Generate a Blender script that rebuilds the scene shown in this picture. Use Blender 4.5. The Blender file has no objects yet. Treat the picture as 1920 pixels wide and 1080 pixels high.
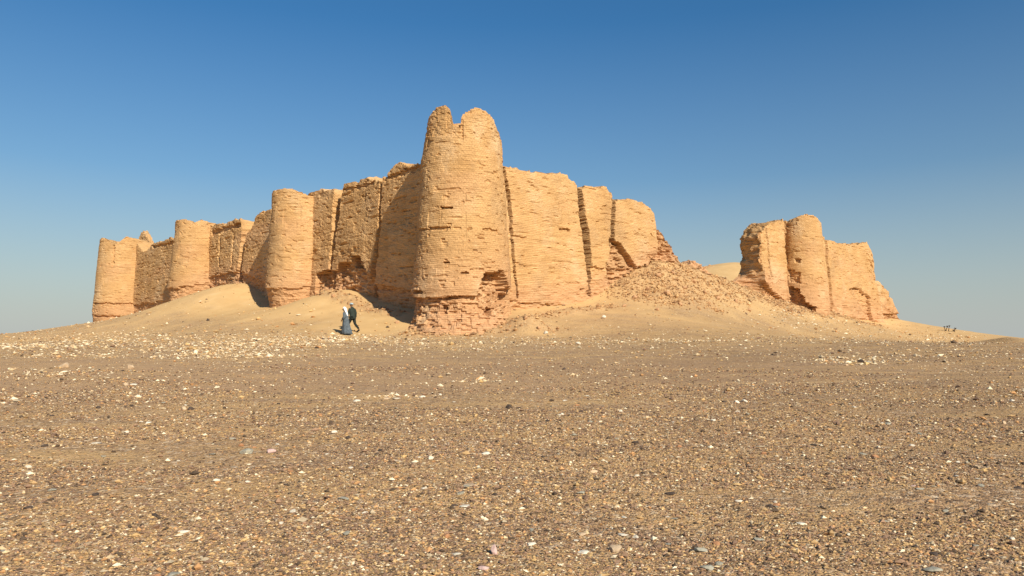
import bpy, bmesh, math, random
import numpy as np
random.seed(7)
R = math.radians
sc = bpy.context.scene
COL = sc.collection

# ------------------------------------------------------------------ camera, sky, sun
F_PX = 1400.0; HOR = 642.0; EYE = 1.6
PITCH = math.atan((HOR - 540) / F_PX)
cam = bpy.data.cameras.new("camera"); camo = bpy.data.objects.new("camera", cam); COL.objects.link(camo)
cam.sensor_width = 36; cam.lens = F_PX / 1920 * 36
cam.clip_start = 0.1; cam.clip_end = 9000
camo.location = (0, 0, EYE); camo.rotation_euler = (math.pi / 2 + PITCH, 0, 0)
sc.camera = camo
SUN_EL = R(32); SUN_A = R(60)          # measured from +X towards -Y
S = (math.cos(SUN_EL) * math.cos(SUN_A), -math.cos(SUN_EL) * math.sin(SUN_A), math.sin(SUN_EL))
w = bpy.data.worlds.new("World"); sc.world = w; w.use_nodes = True
nt = w.node_tree; nt.nodes.clear()
out = nt.nodes.new('ShaderNodeOutputWorld'); bg = nt.nodes.new('ShaderNodeBackground')
sky = nt.nodes.new('ShaderNodeTexSky'); sky.sky_type = 'NISHITA'; sky.sun_disc = False
sky.sun_elevation = SUN_EL; sky.sun_rotation = math.atan2(S[0], S[1])
sky.air_density = 1.4; sky.dust_density = 0.4; sky.ozone_density = 7.0; sky.altitude = 0
hsv = nt.nodes.new('ShaderNodeHueSaturation'); hsv.inputs['Saturation'].default_value = 1.2
nt.links.new(sky.outputs[0], hsv.inputs['Color'])
tcw = nt.nodes.new('ShaderNodeTexCoord'); sxyz = nt.nodes.new('ShaderNodeSeparateXYZ'); nt.links.new(tcw.outputs['Generated'], sxyz.inputs[0])
hz = nt.nodes.new('ShaderNodeValToRGB'); hz.color_ramp.interpolation = 'LINEAR'; nt.links.new(sxyz.outputs['Z'], hz.inputs[0])
hz.color_ramp.elements[0].color = (.85, .85, .85, 1); hz.color_ramp.elements[1].position = .40; hz.color_ramp.elements[1].color = (0, 0, 0, 1)
e1 = hz.color_ramp.elements.new(.09); e1.color = (.55, .55, .55, 1)
e2 = hz.color_ramp.elements.new(.21); e2.color = (.15, .15, .15, 1)
hm = nt.nodes.new('ShaderNodeMix'); hm.data_type = 'RGBA'; nt.links.new(hz.outputs[0], hm.inputs[0]); nt.links.new(hsv.outputs[0], hm.inputs[6]); hm.inputs[7].default_value = (4.9, 5.3, 5.35, 1)
nt.links.new(hm.outputs[2], bg.inputs[0])
bg.inputs[1].default_value = 0.070
nt.links.new(bg.outputs[0], out.inputs[0])
sl = bpy.data.lights.new("sun", 'SUN'); sl.energy = 4.7; sl.angle = R(0.5); sl.color = (1, 0.915, 0.765)
so = bpy.data.objects.new("sun", sl); COL.objects.link(so)
from mathutils import Vector
so.rotation_euler = Vector(S).to_track_quat('Z', 'Y').to_euler(); so.location = (30, -60, 40)
vs = sc.view_settings
sc.display_settings.display_device = 'sRGB'
vs.view_transform = 'Standard'; vs.look = 'None'; vs.exposure = 0.44; vs.gamma = 1

# ------------------------------------------------------------------ helpers
cp_, sp_ = math.cos(PITCH), math.sin(PITCH)
def rays(px, py):
    px = np.asarray(px, float); py = np.asarray(py, float)
    a = (px - 960) / F_PX; b = (540 - py) / F_PX
    return np.stack([a, cp_ - b * sp_, sp_ + b * cp_], -1)
def at(px, py, Y):
    d = rays(px, py); l = np.asarray(Y) / d[..., 1]
    return np.stack([d[..., 0] * l, d[..., 1] * l, EYE + d[..., 2] * l], -1)
def project(P):
    z = P[..., 2] - EYE; x = P[..., 0]; y = P[..., 1]
    f = y * cp_ + z * sp_; u = -y * sp_ + z * cp_
    return 960 + F_PX * x / f, 540 - F_PX * u / f
def sst(x, a, b):
    t = np.clip((x - a) / (b - a), 0, 1); return t * t * (3 - 2 * t)
def h32(a, b, c, seed=0):
    with np.errstate(over='ignore'):
        v = (a.astype(np.int64) * 73856093) ^ (b.astype(np.int64) * 19349663) ^ (c.astype(np.int64) * 83492791) ^ (seed * 2654435761 & 0xffffffff)
        v = v & 0xffffffff
        v = (v ^ (v >> 16)) * 0x45d9f3b & 0xffffffff
        v = (v ^ (v >> 16)) * 0x45d9f3b & 0xffffffff
        v = v ^ (v >> 16)
    return v / 4294967295.0
def vn(x, y, z=None, seed=0):
    x, y = np.broadcast_arrays(np.asarray(x, float), np.asarray(y, float))
    z = np.zeros_like(x) if z is None else np.broadcast_to(np.asarray(z, float), x.shape)
    xi, yi, zi = np.floor(x), np.floor(y), np.floor(z)
    fx, fy, fz = x - xi, y - yi, z - zi
    fx = fx * fx * (3 - 2 * fx); fy = fy * fy * (3 - 2 * fy); fz = fz * fz * (3 - 2 * fz)
    r = 0
    for dx in (0, 1):
        for dy in (0, 1):
            for dz in (0, 1):
                wgt = (fx if dx else 1 - fx) * (fy if dy else 1 - fy) * (fz if dz else 1 - fz)
                r = r + wgt * h32(xi + dx, yi + dy, zi + dz, seed)
    return r * 2 - 1
def fbm(x, y, z=None, o=4, seed=0):
    r = 0; a = 1; s = 0
    x = np.asarray(x, float); y = np.asarray(y, float)
    for i in range(o):
        r = r + a * vn(x, y, z, seed + i * 17); s += a; a *= .5
        x = x * 2.03; y = y * 2.03
        if z is not None: z = z * 2.03
    return r / s
def hsh(a, seed=0):
    a = np.asarray(a); return h32(a, a * 0 + 3, a * 0 + 7, seed)

def np_mesh(name, V, Fq, mats, attrs=None, uv=None, smooth=False):
    """V (n,3); Fq (m,k) constant-size faces"""
    me = bpy.data.meshes.new(name)
    n, k = Fq.shape
    me.vertices.add(len(V)); me.vertices.foreach_set('co', np.ascontiguousarray(V, dtype=np.float32).ravel())
    me.loops.add(n * k); me.loops.foreach_set('vertex_index', np.ascontiguousarray(Fq, dtype=np.int32).ravel())
    me.polygons.add(n); me.polygons.foreach_set('loop_start', np.arange(0, n * k, k, dtype=np.int32))
    me.polygons.foreach_set('loop_total', np.full(n, k, dtype=np.int32))
    me.update(calc_edges=True)
    if uv is not None:
        l = me.uv_layers.new(name='UVMap'); l.data.foreach_set('uv', np.ascontiguousarray(uv[Fq.ravel()], dtype=np.float32).ravel())
    for an, av in (attrs or {}).items():
        if av.ndim == 2:
            at_ = me.color_attributes.new(an, 'FLOAT_COLOR', 'POINT')
            at_.data.foreach_set('color', np.ascontiguousarray(np.c_[av, np.ones(len(av))], dtype=np.float32).ravel())
        else:
            at_ = me.attributes.new(an, 'FLOAT', 'POINT'); at_.data.foreach_set('value', np.ascontiguousarray(av, dtype=np.float32))
    me.polygons.foreach_set('use_smooth', np.full(n, smooth, dtype=bool))
    me.validate(); me.update()
    me.materials.append(mats)
    return me
def link(name, me, parent=None, label=None, cat=None, group=None, kind=None, loc=None):
    o = bpy.data.objects.new(name, me); COL.objects.link(o)
    if parent: o.parent = parent
    if loc is not None: o.location = loc
    if label: o['label'] = label
    if cat: o['category'] = cat
    if group: o['group'] = group
    if kind: o['kind'] = kind
    return o

# ------------------------------------------------------------------ materials
def newmat(name, rough=0.95):
    m = bpy.data.materials.new(name); m.use_nodes = True
    t = m.node_tree; b = t.nodes['Principled BSDF']; b.inputs['Roughness'].default_value = rough
    b.inputs['Specular IOR Level'].default_value = 0.15
    return m, t, b
def N(t, ty, **kw):
    n = t.nodes.new(ty)
    for k, v in kw.items():
        if k in n.inputs.keys(): n.inputs[k].default_value = v
        else: setattr(n, k, v)
    return n
def ramp(t, fac, stops, interp='LINEAR'):
    r = t.nodes.new('ShaderNodeValToRGB'); r.color_ramp.interpolation = interp
    e = r.color_ramp.elements
    while len(e) < len(stops): e.new(0.5)
    for el, (p, c) in zip(e, stops):
        el.position = p; el.color = (*c, 1) if len(c) == 3 else c
    t.links.new(fac, r.inputs[0]); return r
def mix(t, fac, a, b, mode='MIX'):
    n = t.nodes.new('ShaderNodeMix'); n.data_type = 'RGBA'; n.blend_type = mode
    for idx, v in ((0, fac), (6, a), (7, b)):
        if hasattr(v, 'is_output') or isinstance(v, bpy.types.NodeSocket): t.links.new(v, n.inputs[idx])
        elif idx == 0: n.inputs[0].default_value = v
        else: n.inputs[idx].default_value = (*v, 1)
    return n.outputs[2]
def vec_scale(t, src, sc_):
    n = t.nodes.new('ShaderNodeVectorMath'); n.operation = 'MULTIPLY'; n.inputs[1].default_value = sc_
    t.links.new(src, n.inputs[0]); return n.outputs[0]

def mat_mudbrick():
    m, t, b = newmat('mud_brick', 0.97); L = t.links
    uv = N(t, 'ShaderNodeUVMap'); uv.uv_map = 'UVMap'
    geo = N(t, 'ShaderNodeNewGeometry'); pos = geo.outputs['Position']
    # gentle warp of the courses
    nz = N(t, 'ShaderNodeTexNoise', Scale=0.9, Detail=3.0); L.new(uv.outputs[0], nz.inputs['Vector'])
    sub = N(t, 'ShaderNodeVectorMath', operation='SUBTRACT'); L.new(nz.outputs['Color'], sub.inputs[0]); sub.inputs[1].default_value = (.5, .5, .5)
    s2 = vec_scale(t, sub.outputs[0], (0.12, 0.10, 0))
    add = N(t, 'ShaderNodeVectorMath', operation='ADD'); L.new(uv.outputs[0], add.inputs[0]); L.new(s2, add.inputs[1])
    br = N(t, 'ShaderNodeTexBrick', Scale=1.0); L.new(add.outputs[0], br.inputs['Vector'])
    br.inputs['Mortar Size'].default_value = 0.016; br.inputs['Brick Width'].default_value = 0.34; br.inputs['Row Height'].default_value = 0.13
    br.inputs['Mortar Smooth'].default_value = 0.35; br.inputs['Bias'].default_value = 0.0
    br.inputs['Color1'].default_value = (0, 0, 0, 1); br.inputs['Color2'].default_value = (1, 1, 1, 1); br.inputs['Mortar'].default_value = (.5, .5, .5, 1)
    # base colours
    n1 = N(t, 'ShaderNodeTexNoise', Scale=0.35, Detail=5.0, Roughness=0.6); L.new(pos, n1.inputs['Vector'])
    tan = ramp(t, n1.outputs[0], [(0.3, (.52, .302, .122)), (0.55, (.61, .37, .162)), (0.75, (.66, .43, .215))])
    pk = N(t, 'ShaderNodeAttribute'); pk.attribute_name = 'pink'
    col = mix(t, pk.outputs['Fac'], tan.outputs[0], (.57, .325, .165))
    ps = N(t, 'ShaderNodeTexNoise', Scale=1.0, Detail=6.0, Roughness=0.62); L.new(vec_scale(t, uv.outputs[0], (0.22, 0.16, 1)), ps.inputs['Vector'])
    pr = ramp(t, ps.outputs[0], [(0.54, (0, 0, 0)), (0.66, (.55, .55, .55))]); col = mix(t, pr.outputs[0], col, (.66, .47, .27))
    pg = ramp(t, ps.outputs[0], [(0.34, (.5, .5, .5)), (0.45, (0, 0, 0))]); col = mix(t, pg.outputs[0], col, (.43, .275, .14))
    # horizontal streak bands
    n2 = N(t, 'ShaderNodeTexNoise', Scale=1.0, Detail=6.0, Roughness=0.7); L.new(vec_scale(t, add.outputs[0], (0.5, 3.2, 1)), n2.inputs['Vector'])
    st = ramp(t, n2.outputs[0], [(0.32, (.80, .76, .72)), (0.5, (1, 1, 1)), (0.7, (1.10, 1.10, 1.12))])
    col = mix(t, 1.0, col, st.outputs[0], 'MULTIPLY')
    # brick to brick variation
    bv = ramp(t, br.outputs['Color'], [(0, (.88, .87, .86)), (1, (1.08, 1.08, 1.08))])
    col = mix(t, 0.7, col, bv.outputs[0], 'MULTIPLY')
    n3 = N(t, 'ShaderNodeTexNoise', Scale=9.0, Detail=6.0, Roughness=0.75); L.new(pos, n3.inputs['Vector'])
    gr = ramp(t, n3.outputs[0], [(0.3, (.76, .74, .72)), (0.5, (1, 1, 1)), (0.72, (1.14, 1.14, 1.13))])
    col = mix(t, 0.8, col, gr.outputs[0], 'MULTIPLY')
    L.new(col, b.inputs['Base Color'])
    # bump
    inv = N(t, 'ShaderNodeMath', operation='MULTIPLY'); L.new(br.outputs['Fac'], inv.inputs[0]); inv.inputs[1].default_value = -0.7
    bb = N(t, 'ShaderNodeMath', operation='MULTIPLY_ADD'); L.new(br.outputs['Color'], bb.inputs[0]); bb.inputs[1].default_value = 0.5; L.new(inv.outputs[0], bb.inputs[2])
    b2 = N(t, 'ShaderNodeMath', operation='MULTIPLY_ADD'); L.new(n3.outputs[0], b2.inputs[0]); b2.inputs[1].default_value = 1.1; L.new(bb.outputs[0], b2.inputs[2])
    n4 = N(t, 'ShaderNodeTexNoise', Scale=1.0, Detail=5.0, Roughness=0.7); L.new(vec_scale(t, add.outputs[0], (3.5, 12, 1)), n4.inputs['Vector'])
    b3 = N(t, 'ShaderNodeMath', operation='MULTIPLY_ADD'); L.new(n4.outputs[0], b3.inputs[0]); b3.inputs[1].default_value = 1.1; L.new(b2.outputs[0], b3.inputs[2])
    bp = N(t, 'ShaderNodeBump', Strength=0.85, Distance=0.045); L.new(b3.outputs[0], bp.inputs['Height']); L.new(bp.outputs[0], b.inputs['Normal'])
    return m
M_BRICK = mat_mudbrick()

def mat_ground():
    m, t, b = newmat('desert_floor', 0.98); L = t.links
    geo = N(t, 'ShaderNodeNewGeometry'); pos = geo.outputs['Position']
    flat = vec_scale(t, pos, (1, 1, 0.0))
    sand = N(t, 'ShaderNodeAttribute'); sand.attribute_name = 'sand'
    track = N(t, 'ShaderNodeAttribute'); track.attribute_name = 'track'
    rub = N(t, 'ShaderNodeAttribute'); rub.attribute_name = 'rubble'
    # gravel: voronoi pebbles at two sizes
    big = N(t, 'ShaderNodeTexNoise', Scale=0.8, Detail=7.0, Roughness=0.68); L.new(vec_scale(t, pos, (.38, 1.25, 0.0)), big.inputs['Vector'])
    v1 = N(t, 'ShaderNodeTexVoronoi', Scale=55.0); L.new(flat, v1.inputs['Vector'])
    v2 = N(t, 'ShaderNodeTexVoronoi', Scale=16.0); L.new(flat, v2.inputs['Vector'])
    sep1 = N(t, 'ShaderNodeSeparateColor'); L.new(v1.outputs['Color'], sep1.inputs[0])
    sep2 = N(t, 'ShaderNodeSeparateColor'); L.new(v2.outputs['Color'], sep2.inputs[0])
    peb = [(0.0, (.10, .065, .042)), (0.16, (.22, .14, .088)), (0.38, (.35, .225, .12)), (0.64, (.48, .31, .15)), (0.84, (.42, .30, .19)), (0.94, (.70, .58, .42))]
    p1 = ramp(t, sep1.outputs[0], peb, 'CONSTANT'); p2 = ramp(t, sep2.outputs[0], peb, 'CONSTANT')
    g = mix(t, 0.4, p1.outputs[0], p2.outputs[0])
    sandc = ramp(t, big.outputs[0], [(0.3, (.44, .285, .125)), (0.7, (.52, .345, .155))])
    patch = ramp(t, big.outputs[0], [(0.44, (0, 0, 0)), (0.58, (1, 1, 1))])
    fn = N(t, 'ShaderNodeTexNoise', Scale=3.0, Detail=6.0, Roughness=0.7); L.new(flat, fn.inputs['Vector'])
    pf = N(t, 'ShaderNodeMath', operation='MULTIPLY'); L.new(patch.outputs[0], pf.inputs[0]); L.new(fn.outputs[0], pf.inputs[1])
    col = mix(t, pf.outputs[0], g, sandc.outputs[0])
    # track: darker, finer, taupe
    tn = ramp(t, fn.outputs[0], [(0.3, (.32, .21, .122)), (0.7, (.40, .265, .15))])
    tf = N(t, 'ShaderNodeMath', operation='MULTIPLY'); L.new(track.outputs['Fac'], tf.inputs[0]); tf.inputs[1].default_value = 0.6
    col = mix(t, tf.outputs[0], col, tn.outputs[0])
    sx = N(t, 'ShaderNodeSeparateXYZ'); L.new(pos, sx.inputs[0])
    bg_ = N(t, 'ShaderNodeTexNoise', Scale=0.11, Detail=5.0, Roughness=0.6); L.new(flat, bg_.inputs['Vector'])
    xx = N(t, 'ShaderNodeMath', operation='MULTIPLY_ADD'); L.new(sx.outputs['X'], xx.inputs[0]); xx.inputs[1].default_value = -0.018; L.new(bg_.outputs[0], xx.inputs[2])
    dk = ramp(t, xx.outputs[0], [(0.28, (.95, .90, .85)), (0.50, (1.14, 1.08, 1.01)), (0.70, (1.24, 1.18, 1.08))])
    col = mix(t, 1.0, col, dk.outputs[0], 'MULTIPLY')
    # wind-blown sand by the fortress
    sn = N(t, 'ShaderNodeTexNoise', Scale=0.6, Detail=7.0, Roughness=0.6); L.new(pos, sn.inputs['Vector'])
    sc2 = ramp(t, sn.outputs[0], [(0.3, (.54, .34, .145)), (0.6, (.61, .40, .18)), (0.75, (.64, .44, .22))])
    col = mix(t, sand.outputs['Fac'], col, sc2.outputs[0])
    rc = ramp(t, fn.outputs[0], [(0.3, (.34, .205, .10)), (0.5, (.45, .28, .135)), (0.7, (.54, .35, .17))])
    col = mix(t, rub.outputs['Fac'], col, rc.outputs[0])
    L.new(col, b.inputs['Base Color'])
    h = N(t, 'ShaderNodeMath', operation='MULTIPLY_ADD'); L.new(v2.outputs['Distance'], h.inputs[0]); h.inputs[1].default_value = -0.5
    h0 = N(t, 'ShaderNodeMath', operation='MULTIPLY_ADD'); L.new(v1.outputs['Distance'], h0.inputs[0]); h0.inputs[1].default_value = -0.35; L.new(fn.outputs[0], h0.inputs[2])
    L.new(h0.outputs[0], h.inputs[2])
    inv = N(t, 'ShaderNodeMath', operation='MULTIPLY_ADD'); L.new(sand.outputs['Fac'], inv.inputs[0]); inv.inputs[1].default_value = -0.75; inv.inputs[2].default_value = 1.0
    bp = N(t, 'ShaderNodeBump', Distance=0.03); L.new(inv.outputs[0], bp.inputs['Strength']); L.new(h.outputs[0], bp.inputs['Height']); L.new(bp.outputs[0], b.inputs['Normal'])
    return m
M_GROUND = mat_ground()

def mat_stone():
    m, t, b = newmat('loose_stone', 0.85); L = t.links
    a = N(t, 'ShaderNodeAttribute'); a.attribute_name = 'Col'
    geo = N(t, 'ShaderNodeNewGeometry')
    n = N(t, 'ShaderNodeTexNoise', Scale=25.0, Detail=5.0, Roughness=0.7); L.new(geo.outputs['Position'], n.inputs['Vector'])
    r = ramp(t, n.outputs[0], [(0.3, (.78, .76, .73)), (0.6, (1.05, 1.05, 1.05))])
    L.new(mix(t, 0.8, a.outputs['Color'], r.outputs[0], 'MULTIPLY'), b.inputs['Base Color'])
    bp = N(t, 'ShaderNodeBump', Strength=0.5, Distance=0.01); L.new(n.outputs[0], bp.inputs['Height']); L.new(bp.outputs[0], b.inputs['Normal'])
    return m
M_STONE = mat_stone()
def rockmat(name, c):
    m, t, b = newmat(name, 0.85); L = t.links
    tc = N(t, 'ShaderNodeTexCoord')
    n = N(t, 'ShaderNodeTexNoise', Scale=14.0, Detail=6.0, Roughness=0.7); L.new(tc.outputs['Object'], n.inputs['Vector'])
    r = ramp(t, n.outputs[0], [(0.3, tuple(x * .68 for x in c)), (0.55, c), (0.8, tuple(min(1, x * 1.12) for x in c))])
    L.new(r.outputs[0], b.inputs['Base Color'])
    bp = N(t, 'ShaderNodeBump', Strength=0.6, Distance=0.015); L.new(n.outputs[0], bp.inputs['Height']); L.new(bp.outputs[0], b.inputs['Normal'])
    return m
RM = {'white': rockmat('white_stone', (.70, .62, .48)), 'grey': rockmat('grey_stone', (.36, .33, .25)), 'dark': rockmat('dark_stone', (.09, .065, .05)),
      'pink': rockmat('pink_stone', (.55, .38, .33)), 'tan': rockmat('tan_stone', (.52, .38, .24)), 'orange': rockmat('orange_stone', (.50, .25, .12)),
      'brick': rockmat('fallen_mud_brick', (.50, .29, .15))}
def plain(name, c, rough=0.9, var=0.15):
    m, t, b = newmat(name, rough); L = t.links
    tc = N(t, 'ShaderNodeTexCoord'); n = N(t, 'ShaderNodeTexNoise', Scale=9.0, Detail=4.0); L.new(tc.outputs['Object'], n.inputs['Vector'])
    r = ramp(t, n.outputs[0], [(0.3, tuple(x * (1 - var) for x in c)), (0.7, tuple(min(1, x * (1 + var)) for x in c))]); L.new(r.outputs[0], b.inputs['Base Color'])
    return m

# ------------------------------------------------------------------ plan of the fortress
C1 = np.array([-3.3, 49.0])
UL, ML = np.array([-.676, .737]), np.array([.737, .676])      # left face: along, inward
UR, MR = np.array([.737, .676]), np.array([-.676, .737])      # right face
SP = 24.8
def onplane(px, py, U, M, off=0.0):
    d = rays(px, py)
    lam = (off + (C1 @ M)) / (d[..., :2] @ M)
    P = d * lam[..., None]
    return (P[..., :2] - C1) @ U, P[..., 2] + EYE
# ------------------------------------------------------------------ terrain height
CPT = [(185,607,100),(250,598,100.5),(290,586,93),(322,578,82),(355,563,79.5),(388,546,80),(420,537,77),(448,531,73.5),(474,560,70),(500,576,65),
 (400,580,67),(350,600,64),(450,590,61),(300,612,60),(540,573,62),(583,560,63.5),(620,545,59.5),(680,560,57),(600,590,54),(560,600,53),(650,600,51),(740,600,50),(705,585,53),
 (760,622,46.5),(860,627,45.3),(960,624,46),(965,594,48.3),(1030,584,51.5),(1095,575,55),(1150,558,57.5),(1220,525,60),(1258,508,61.5),
 (1050,607,48),(1150,592,51),(1250,580,55),(1300,550,61),(1350,572,61),(1180,612,47),(1300,607,51),(1285,500,65),(1310,508,67),(1335,521,68),(1375,531,70),
 (1440,560,72.5),(1480,571,75.5),(1540,582,80),(1600,601,86),(1650,612,90),(1690,614,94),(1500,598,70),(1600,620,74),(1700,628,78),(1400,590,63),(1450,622,54),
 (1770,616,95),(1850,626,95),(1885,632,92),(1930,634,88),(1345,532,94),(1385,530,94),(1360,508,101),(1335,498,110),(1380,492,110),
 (180,609,108),(120,622,100),(60,632,98),(0,638,95),(-80,640,92),(100,645,60),(200,640,55),(250,625,62),(0,650,55),(1800,640,60),(1920,650,55),(1250,634,40),(500,625,43),(640,628,45),(900,634,42)]
pts = [tuple(at(a, b, c)) for a, b, c in CPT]
pts += [(-20, 80, 6.0), (5, 85, 6.2), (0, 68, 5.6), (10, 72, 7.0), (-10, 100, 6.5), (15, 105, 9.5), (40, 118, 8), (22, 82, 6.6), (27, 86, 6.8),
        (-45, 125, 3), (0, 140, 5), (60, 130, 2), (-85, 120, 0), (95, 120, 0.6), (-85, 85, 0.6), (-80, 50, 1.4), (85, 60, 1.4), (-90, 100, 0)]
for yy in (0, 8, 16, 24, 32):
    for xx in (-70, -45, -25, -10, 0, 10, 25, 45, 70):
        pts.append((xx, yy, max(0, .0467 * yy)))
for xx in (-60, -30, 0, 30, 60): pts.append((xx, -15, 0))
PT = np.array(pts)
def tps_fit(P, lam=2.0):
    n = len(P); d2 = ((P[:, None, :2] - P[None, :, :2]) ** 2).sum(-1)
    K = .5 * d2 * np.log(d2 + 1e-9) + lam * np.eye(n)
    A = np.zeros((n + 3, n + 3)); A[:n, :n] = K
    Q = np.c_[np.ones(n), P[:, :2]]; A[:n, n:] = Q; A[n:, :n] = Q.T
    return np.linalg.solve(A, np.r_[P[:, 2], 0, 0, 0])
WT = tps_fit(PT)
def ground_z(X, Y, detail=True):
    X = np.asarray(X, float); Y = np.asarray(Y, float); shp = X.shape
    x = X.ravel(); y = Y.ravel(); z = np.empty_like(x)
    n = len(PT)
    for i in range(0, len(x), 60000):
        a, b_ = x[i:i + 60000], y[i:i + 60000]
        d2 = (a[:, None] - PT[:, 0]) ** 2 + (b_[:, None] - PT[:, 1]) ** 2
        z[i:i + 60000] = (.5 * d2 * np.log(d2 + 1e-9)) @ WT[:n] + WT[n] + WT[n + 1] * a + WT[n + 2] * b_
    r = np.hypot(x, (y - 50) * 1.0)
    far = -3.0 + 2.0 * fbm(x * .004, y * .004, seed=5)
    near0 = np.clip(.0467 * y, 0, 2.2)
    base = np.where(y < 40, near0, near0 * (1 - sst(np.hypot(x, y), 90, 220)) + far * sst(np.hypot(x, y), 90, 220))
    k = sst(r, 72, 105)
    z = z * (1 - k) + base * k
    # heap and small hillock on the right
    c = at(1884, 646, 56); z = z + .62 * np.exp(-np.abs((x - c[0]) / 1.15) ** 1.5 - (((y - c[1]) / 2.6) ** 2) + 0 * (((x - c[0]) / 1.1) ** 2))
    c = at(1945, 646, 54); z = z + .32 * np.exp(-(((x - c[0]) / 1.6) ** 2 + ((y - c[1]) / 2.0) ** 2))
    c = at(985, 612, 46.3); z = z + .75 * np.exp(-(((x - c[0]) / 1.3) ** 2 + ((y - c[1]) / 1.5) ** 2))
    if detail:
        z = z + .16 * fbm(x * .12, y * .12, seed=2) * sst(np.hypot(x, y), 6, 25) + .035 * fbm(x * .9, y * .9, o=3, seed=3)
        rb = rubble_mask(x, y)
        z = z + rb * (.34 * fbm(x * .8, y * .8, o=5, seed=8) + .22 * np.abs(fbm(x * 2.4, y * 2.4, o=3, seed=9)))
    return z.reshape(shp)
def seg_dist(x, y, a, b):
    a = np.array(a[:2]); b = np.array(b[:2]); d = b - a
    t = np.clip(((x - a[0]) * d[0] + (y - a[1]) * d[1]) / (d @ d), 0, 1)
    return np.hypot(x - a[0] - t * d[0], y - a[1] - t * d[1])
def PL(px, py, Y): return at(px, py, Y)
RUB_SEG = [(PL(1190, 530, 60), PL(1260, 500, 64), 3.5), (PL(1260, 500, 63), PL(1335, 530, 67), 3.4), (PL(1335, 530, 67), PL(1440, 575, 71), 2.4), (PL(1440, 575, 71), PL(1640, 615, 89), 1.6),
           (PL(790, 622, 45.8), PL(960, 615, 46.5), 1.5), (PL(960, 615, 46.8), PL(1015, 622, 46.0), 1.3), (PL(1010, 595, 50), PL(1140, 590, 55), .8), (PL(1230, 560, 58), PL(1300, 570, 60), 2.6), (PL(600, 560, 60), PL(740, 590, 52), .9)]
def rubble_mask(x, y):
    m = np.zeros_like(x)
    for a, b, w_ in RUB_SEG: m = np.maximum(m, 1 - sst(seg_dist(x, y, a, b), w_ * .45, w_ * 1.25))
    return m

def build_ground():
    th = np.concatenate([np.linspace(-180, -46, 60, endpoint=False), np.linspace(-46, 46, 900, endpoint=False), np.linspace(46, 180, 60, endpoint=False)])
    rr = np.concatenate([[0.3], np.geomspace(1.0, 4.0, 14, endpoint=False), np.geomspace(4.0, 135, 620, endpoint=False), np.geomspace(135, 6000, 60)])
    A, Rr = np.meshgrid(np.radians(th), rr, indexing='ij')
    X = np.sin(A) * Rr; Y = np.cos(A) * Rr
    Z = ground_z(X, Y)
    x, y, z = X.ravel(), Y.ravel(), Z.ravel()
    # where wind-blown sand lies: close to the walls
    sL = np.c_[x, y] - C1
    aL = sL @ UL; oL = -(sL @ ML); aR = sL @ UR; oR = -(sL @ MR)
    rim = .55 * fbm(x * .15, y * .15, seed=21)
    sandL = (1 - sst(oL / (9.5) + rim * .8 + .3 * fbm(x * .7, y * .7, o=4, seed=24), .5, 1.2)) * sst(aL, -4, 3) * (1 - sst(aL, 78, 90))
    sandR = (1 - sst(oR / 6.2 + rim * .8 + .35 * fbm(x * .7, y * .7, o=4, seed=23), .35, 1.3)) * sst(aR, -3, 4) * (1 - sst(aR, 84, 110)) * .8
    inside = (oL < 1).astype(float) * (oR < 1)
    sand = np.clip(np.maximum.reduce([sandL * (oR < 6), sandR * (oL < 6), inside, .8 * sst(x, 30, 44) * sst(y, 48, 62)]), 0, 1)
    rub = rubble_mask(x, y) * np.clip(.75 + .6 * fbm(x * .6, y * .6, seed=31), 0, 1)
    band = 14.3 + .030 * x + .9 * fbm(x * .05, y * .02, seed=44)
    tr = sst(y, band - .5, band + .5) * (1 - sst(y, 20.5, 25)) * (1 - .6 * sst(x, 4, 12))
    sand = np.maximum(sand, .55 * sst(y + 4 * fbm(x * .1, y * .1, seed=47), 24, 44) * (.7 + .6 * fbm(x * .4, y * .4, o=4, seed=48)))
    for off_ in (0, 1.5):
        yl = 14.9 + .26 * x + off_ + .25 * vn(x * .2, x * 0, seed=49)
        sand = np.maximum(sand, .6 * np.exp(-((y - yl) / .16) ** 2) * sst(x, 1, 7) * (.6 + .6 * fbm(x * 1.2, y * 1.2, seed=50)))
    sand = np.clip(sand, 0, 1)
    V = np.c_[x, y, z]
    n, m_ = A.shape
    i = np.arange(n); j = np.arange(m_ - 1)
    I, J = np.meshgrid(i, j, indexing='ij'); I2 = (I + 1) % n
    Fq = np.stack([I * m_ + J, I * m_ + J + 1, I2 * m_ + J + 1, I2 * m_ + J], -1).reshape(-1, 4)[:, ::-1]
    # close the hub
    V = np.r_[V, [[0, 0, float(ground_z(np.array([0.]), np.array([0.]))[0])]]]
    hub = len(V) - 1
    Fh = np.stack([i * m_, ((i + 1) % n) * m_, np.full(n, hub), np.full(n, hub)], -1)
    at_ = {k: np.r_[v, v[0]] for k, v in dict(sand=sand, track=tr, rubble=rub).items()}
    me = np_mesh('desert_floor', V, Fq, M_GROUND, at_, smooth=True)
    o = link('ground', me, kind='structure')
build_ground()

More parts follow.
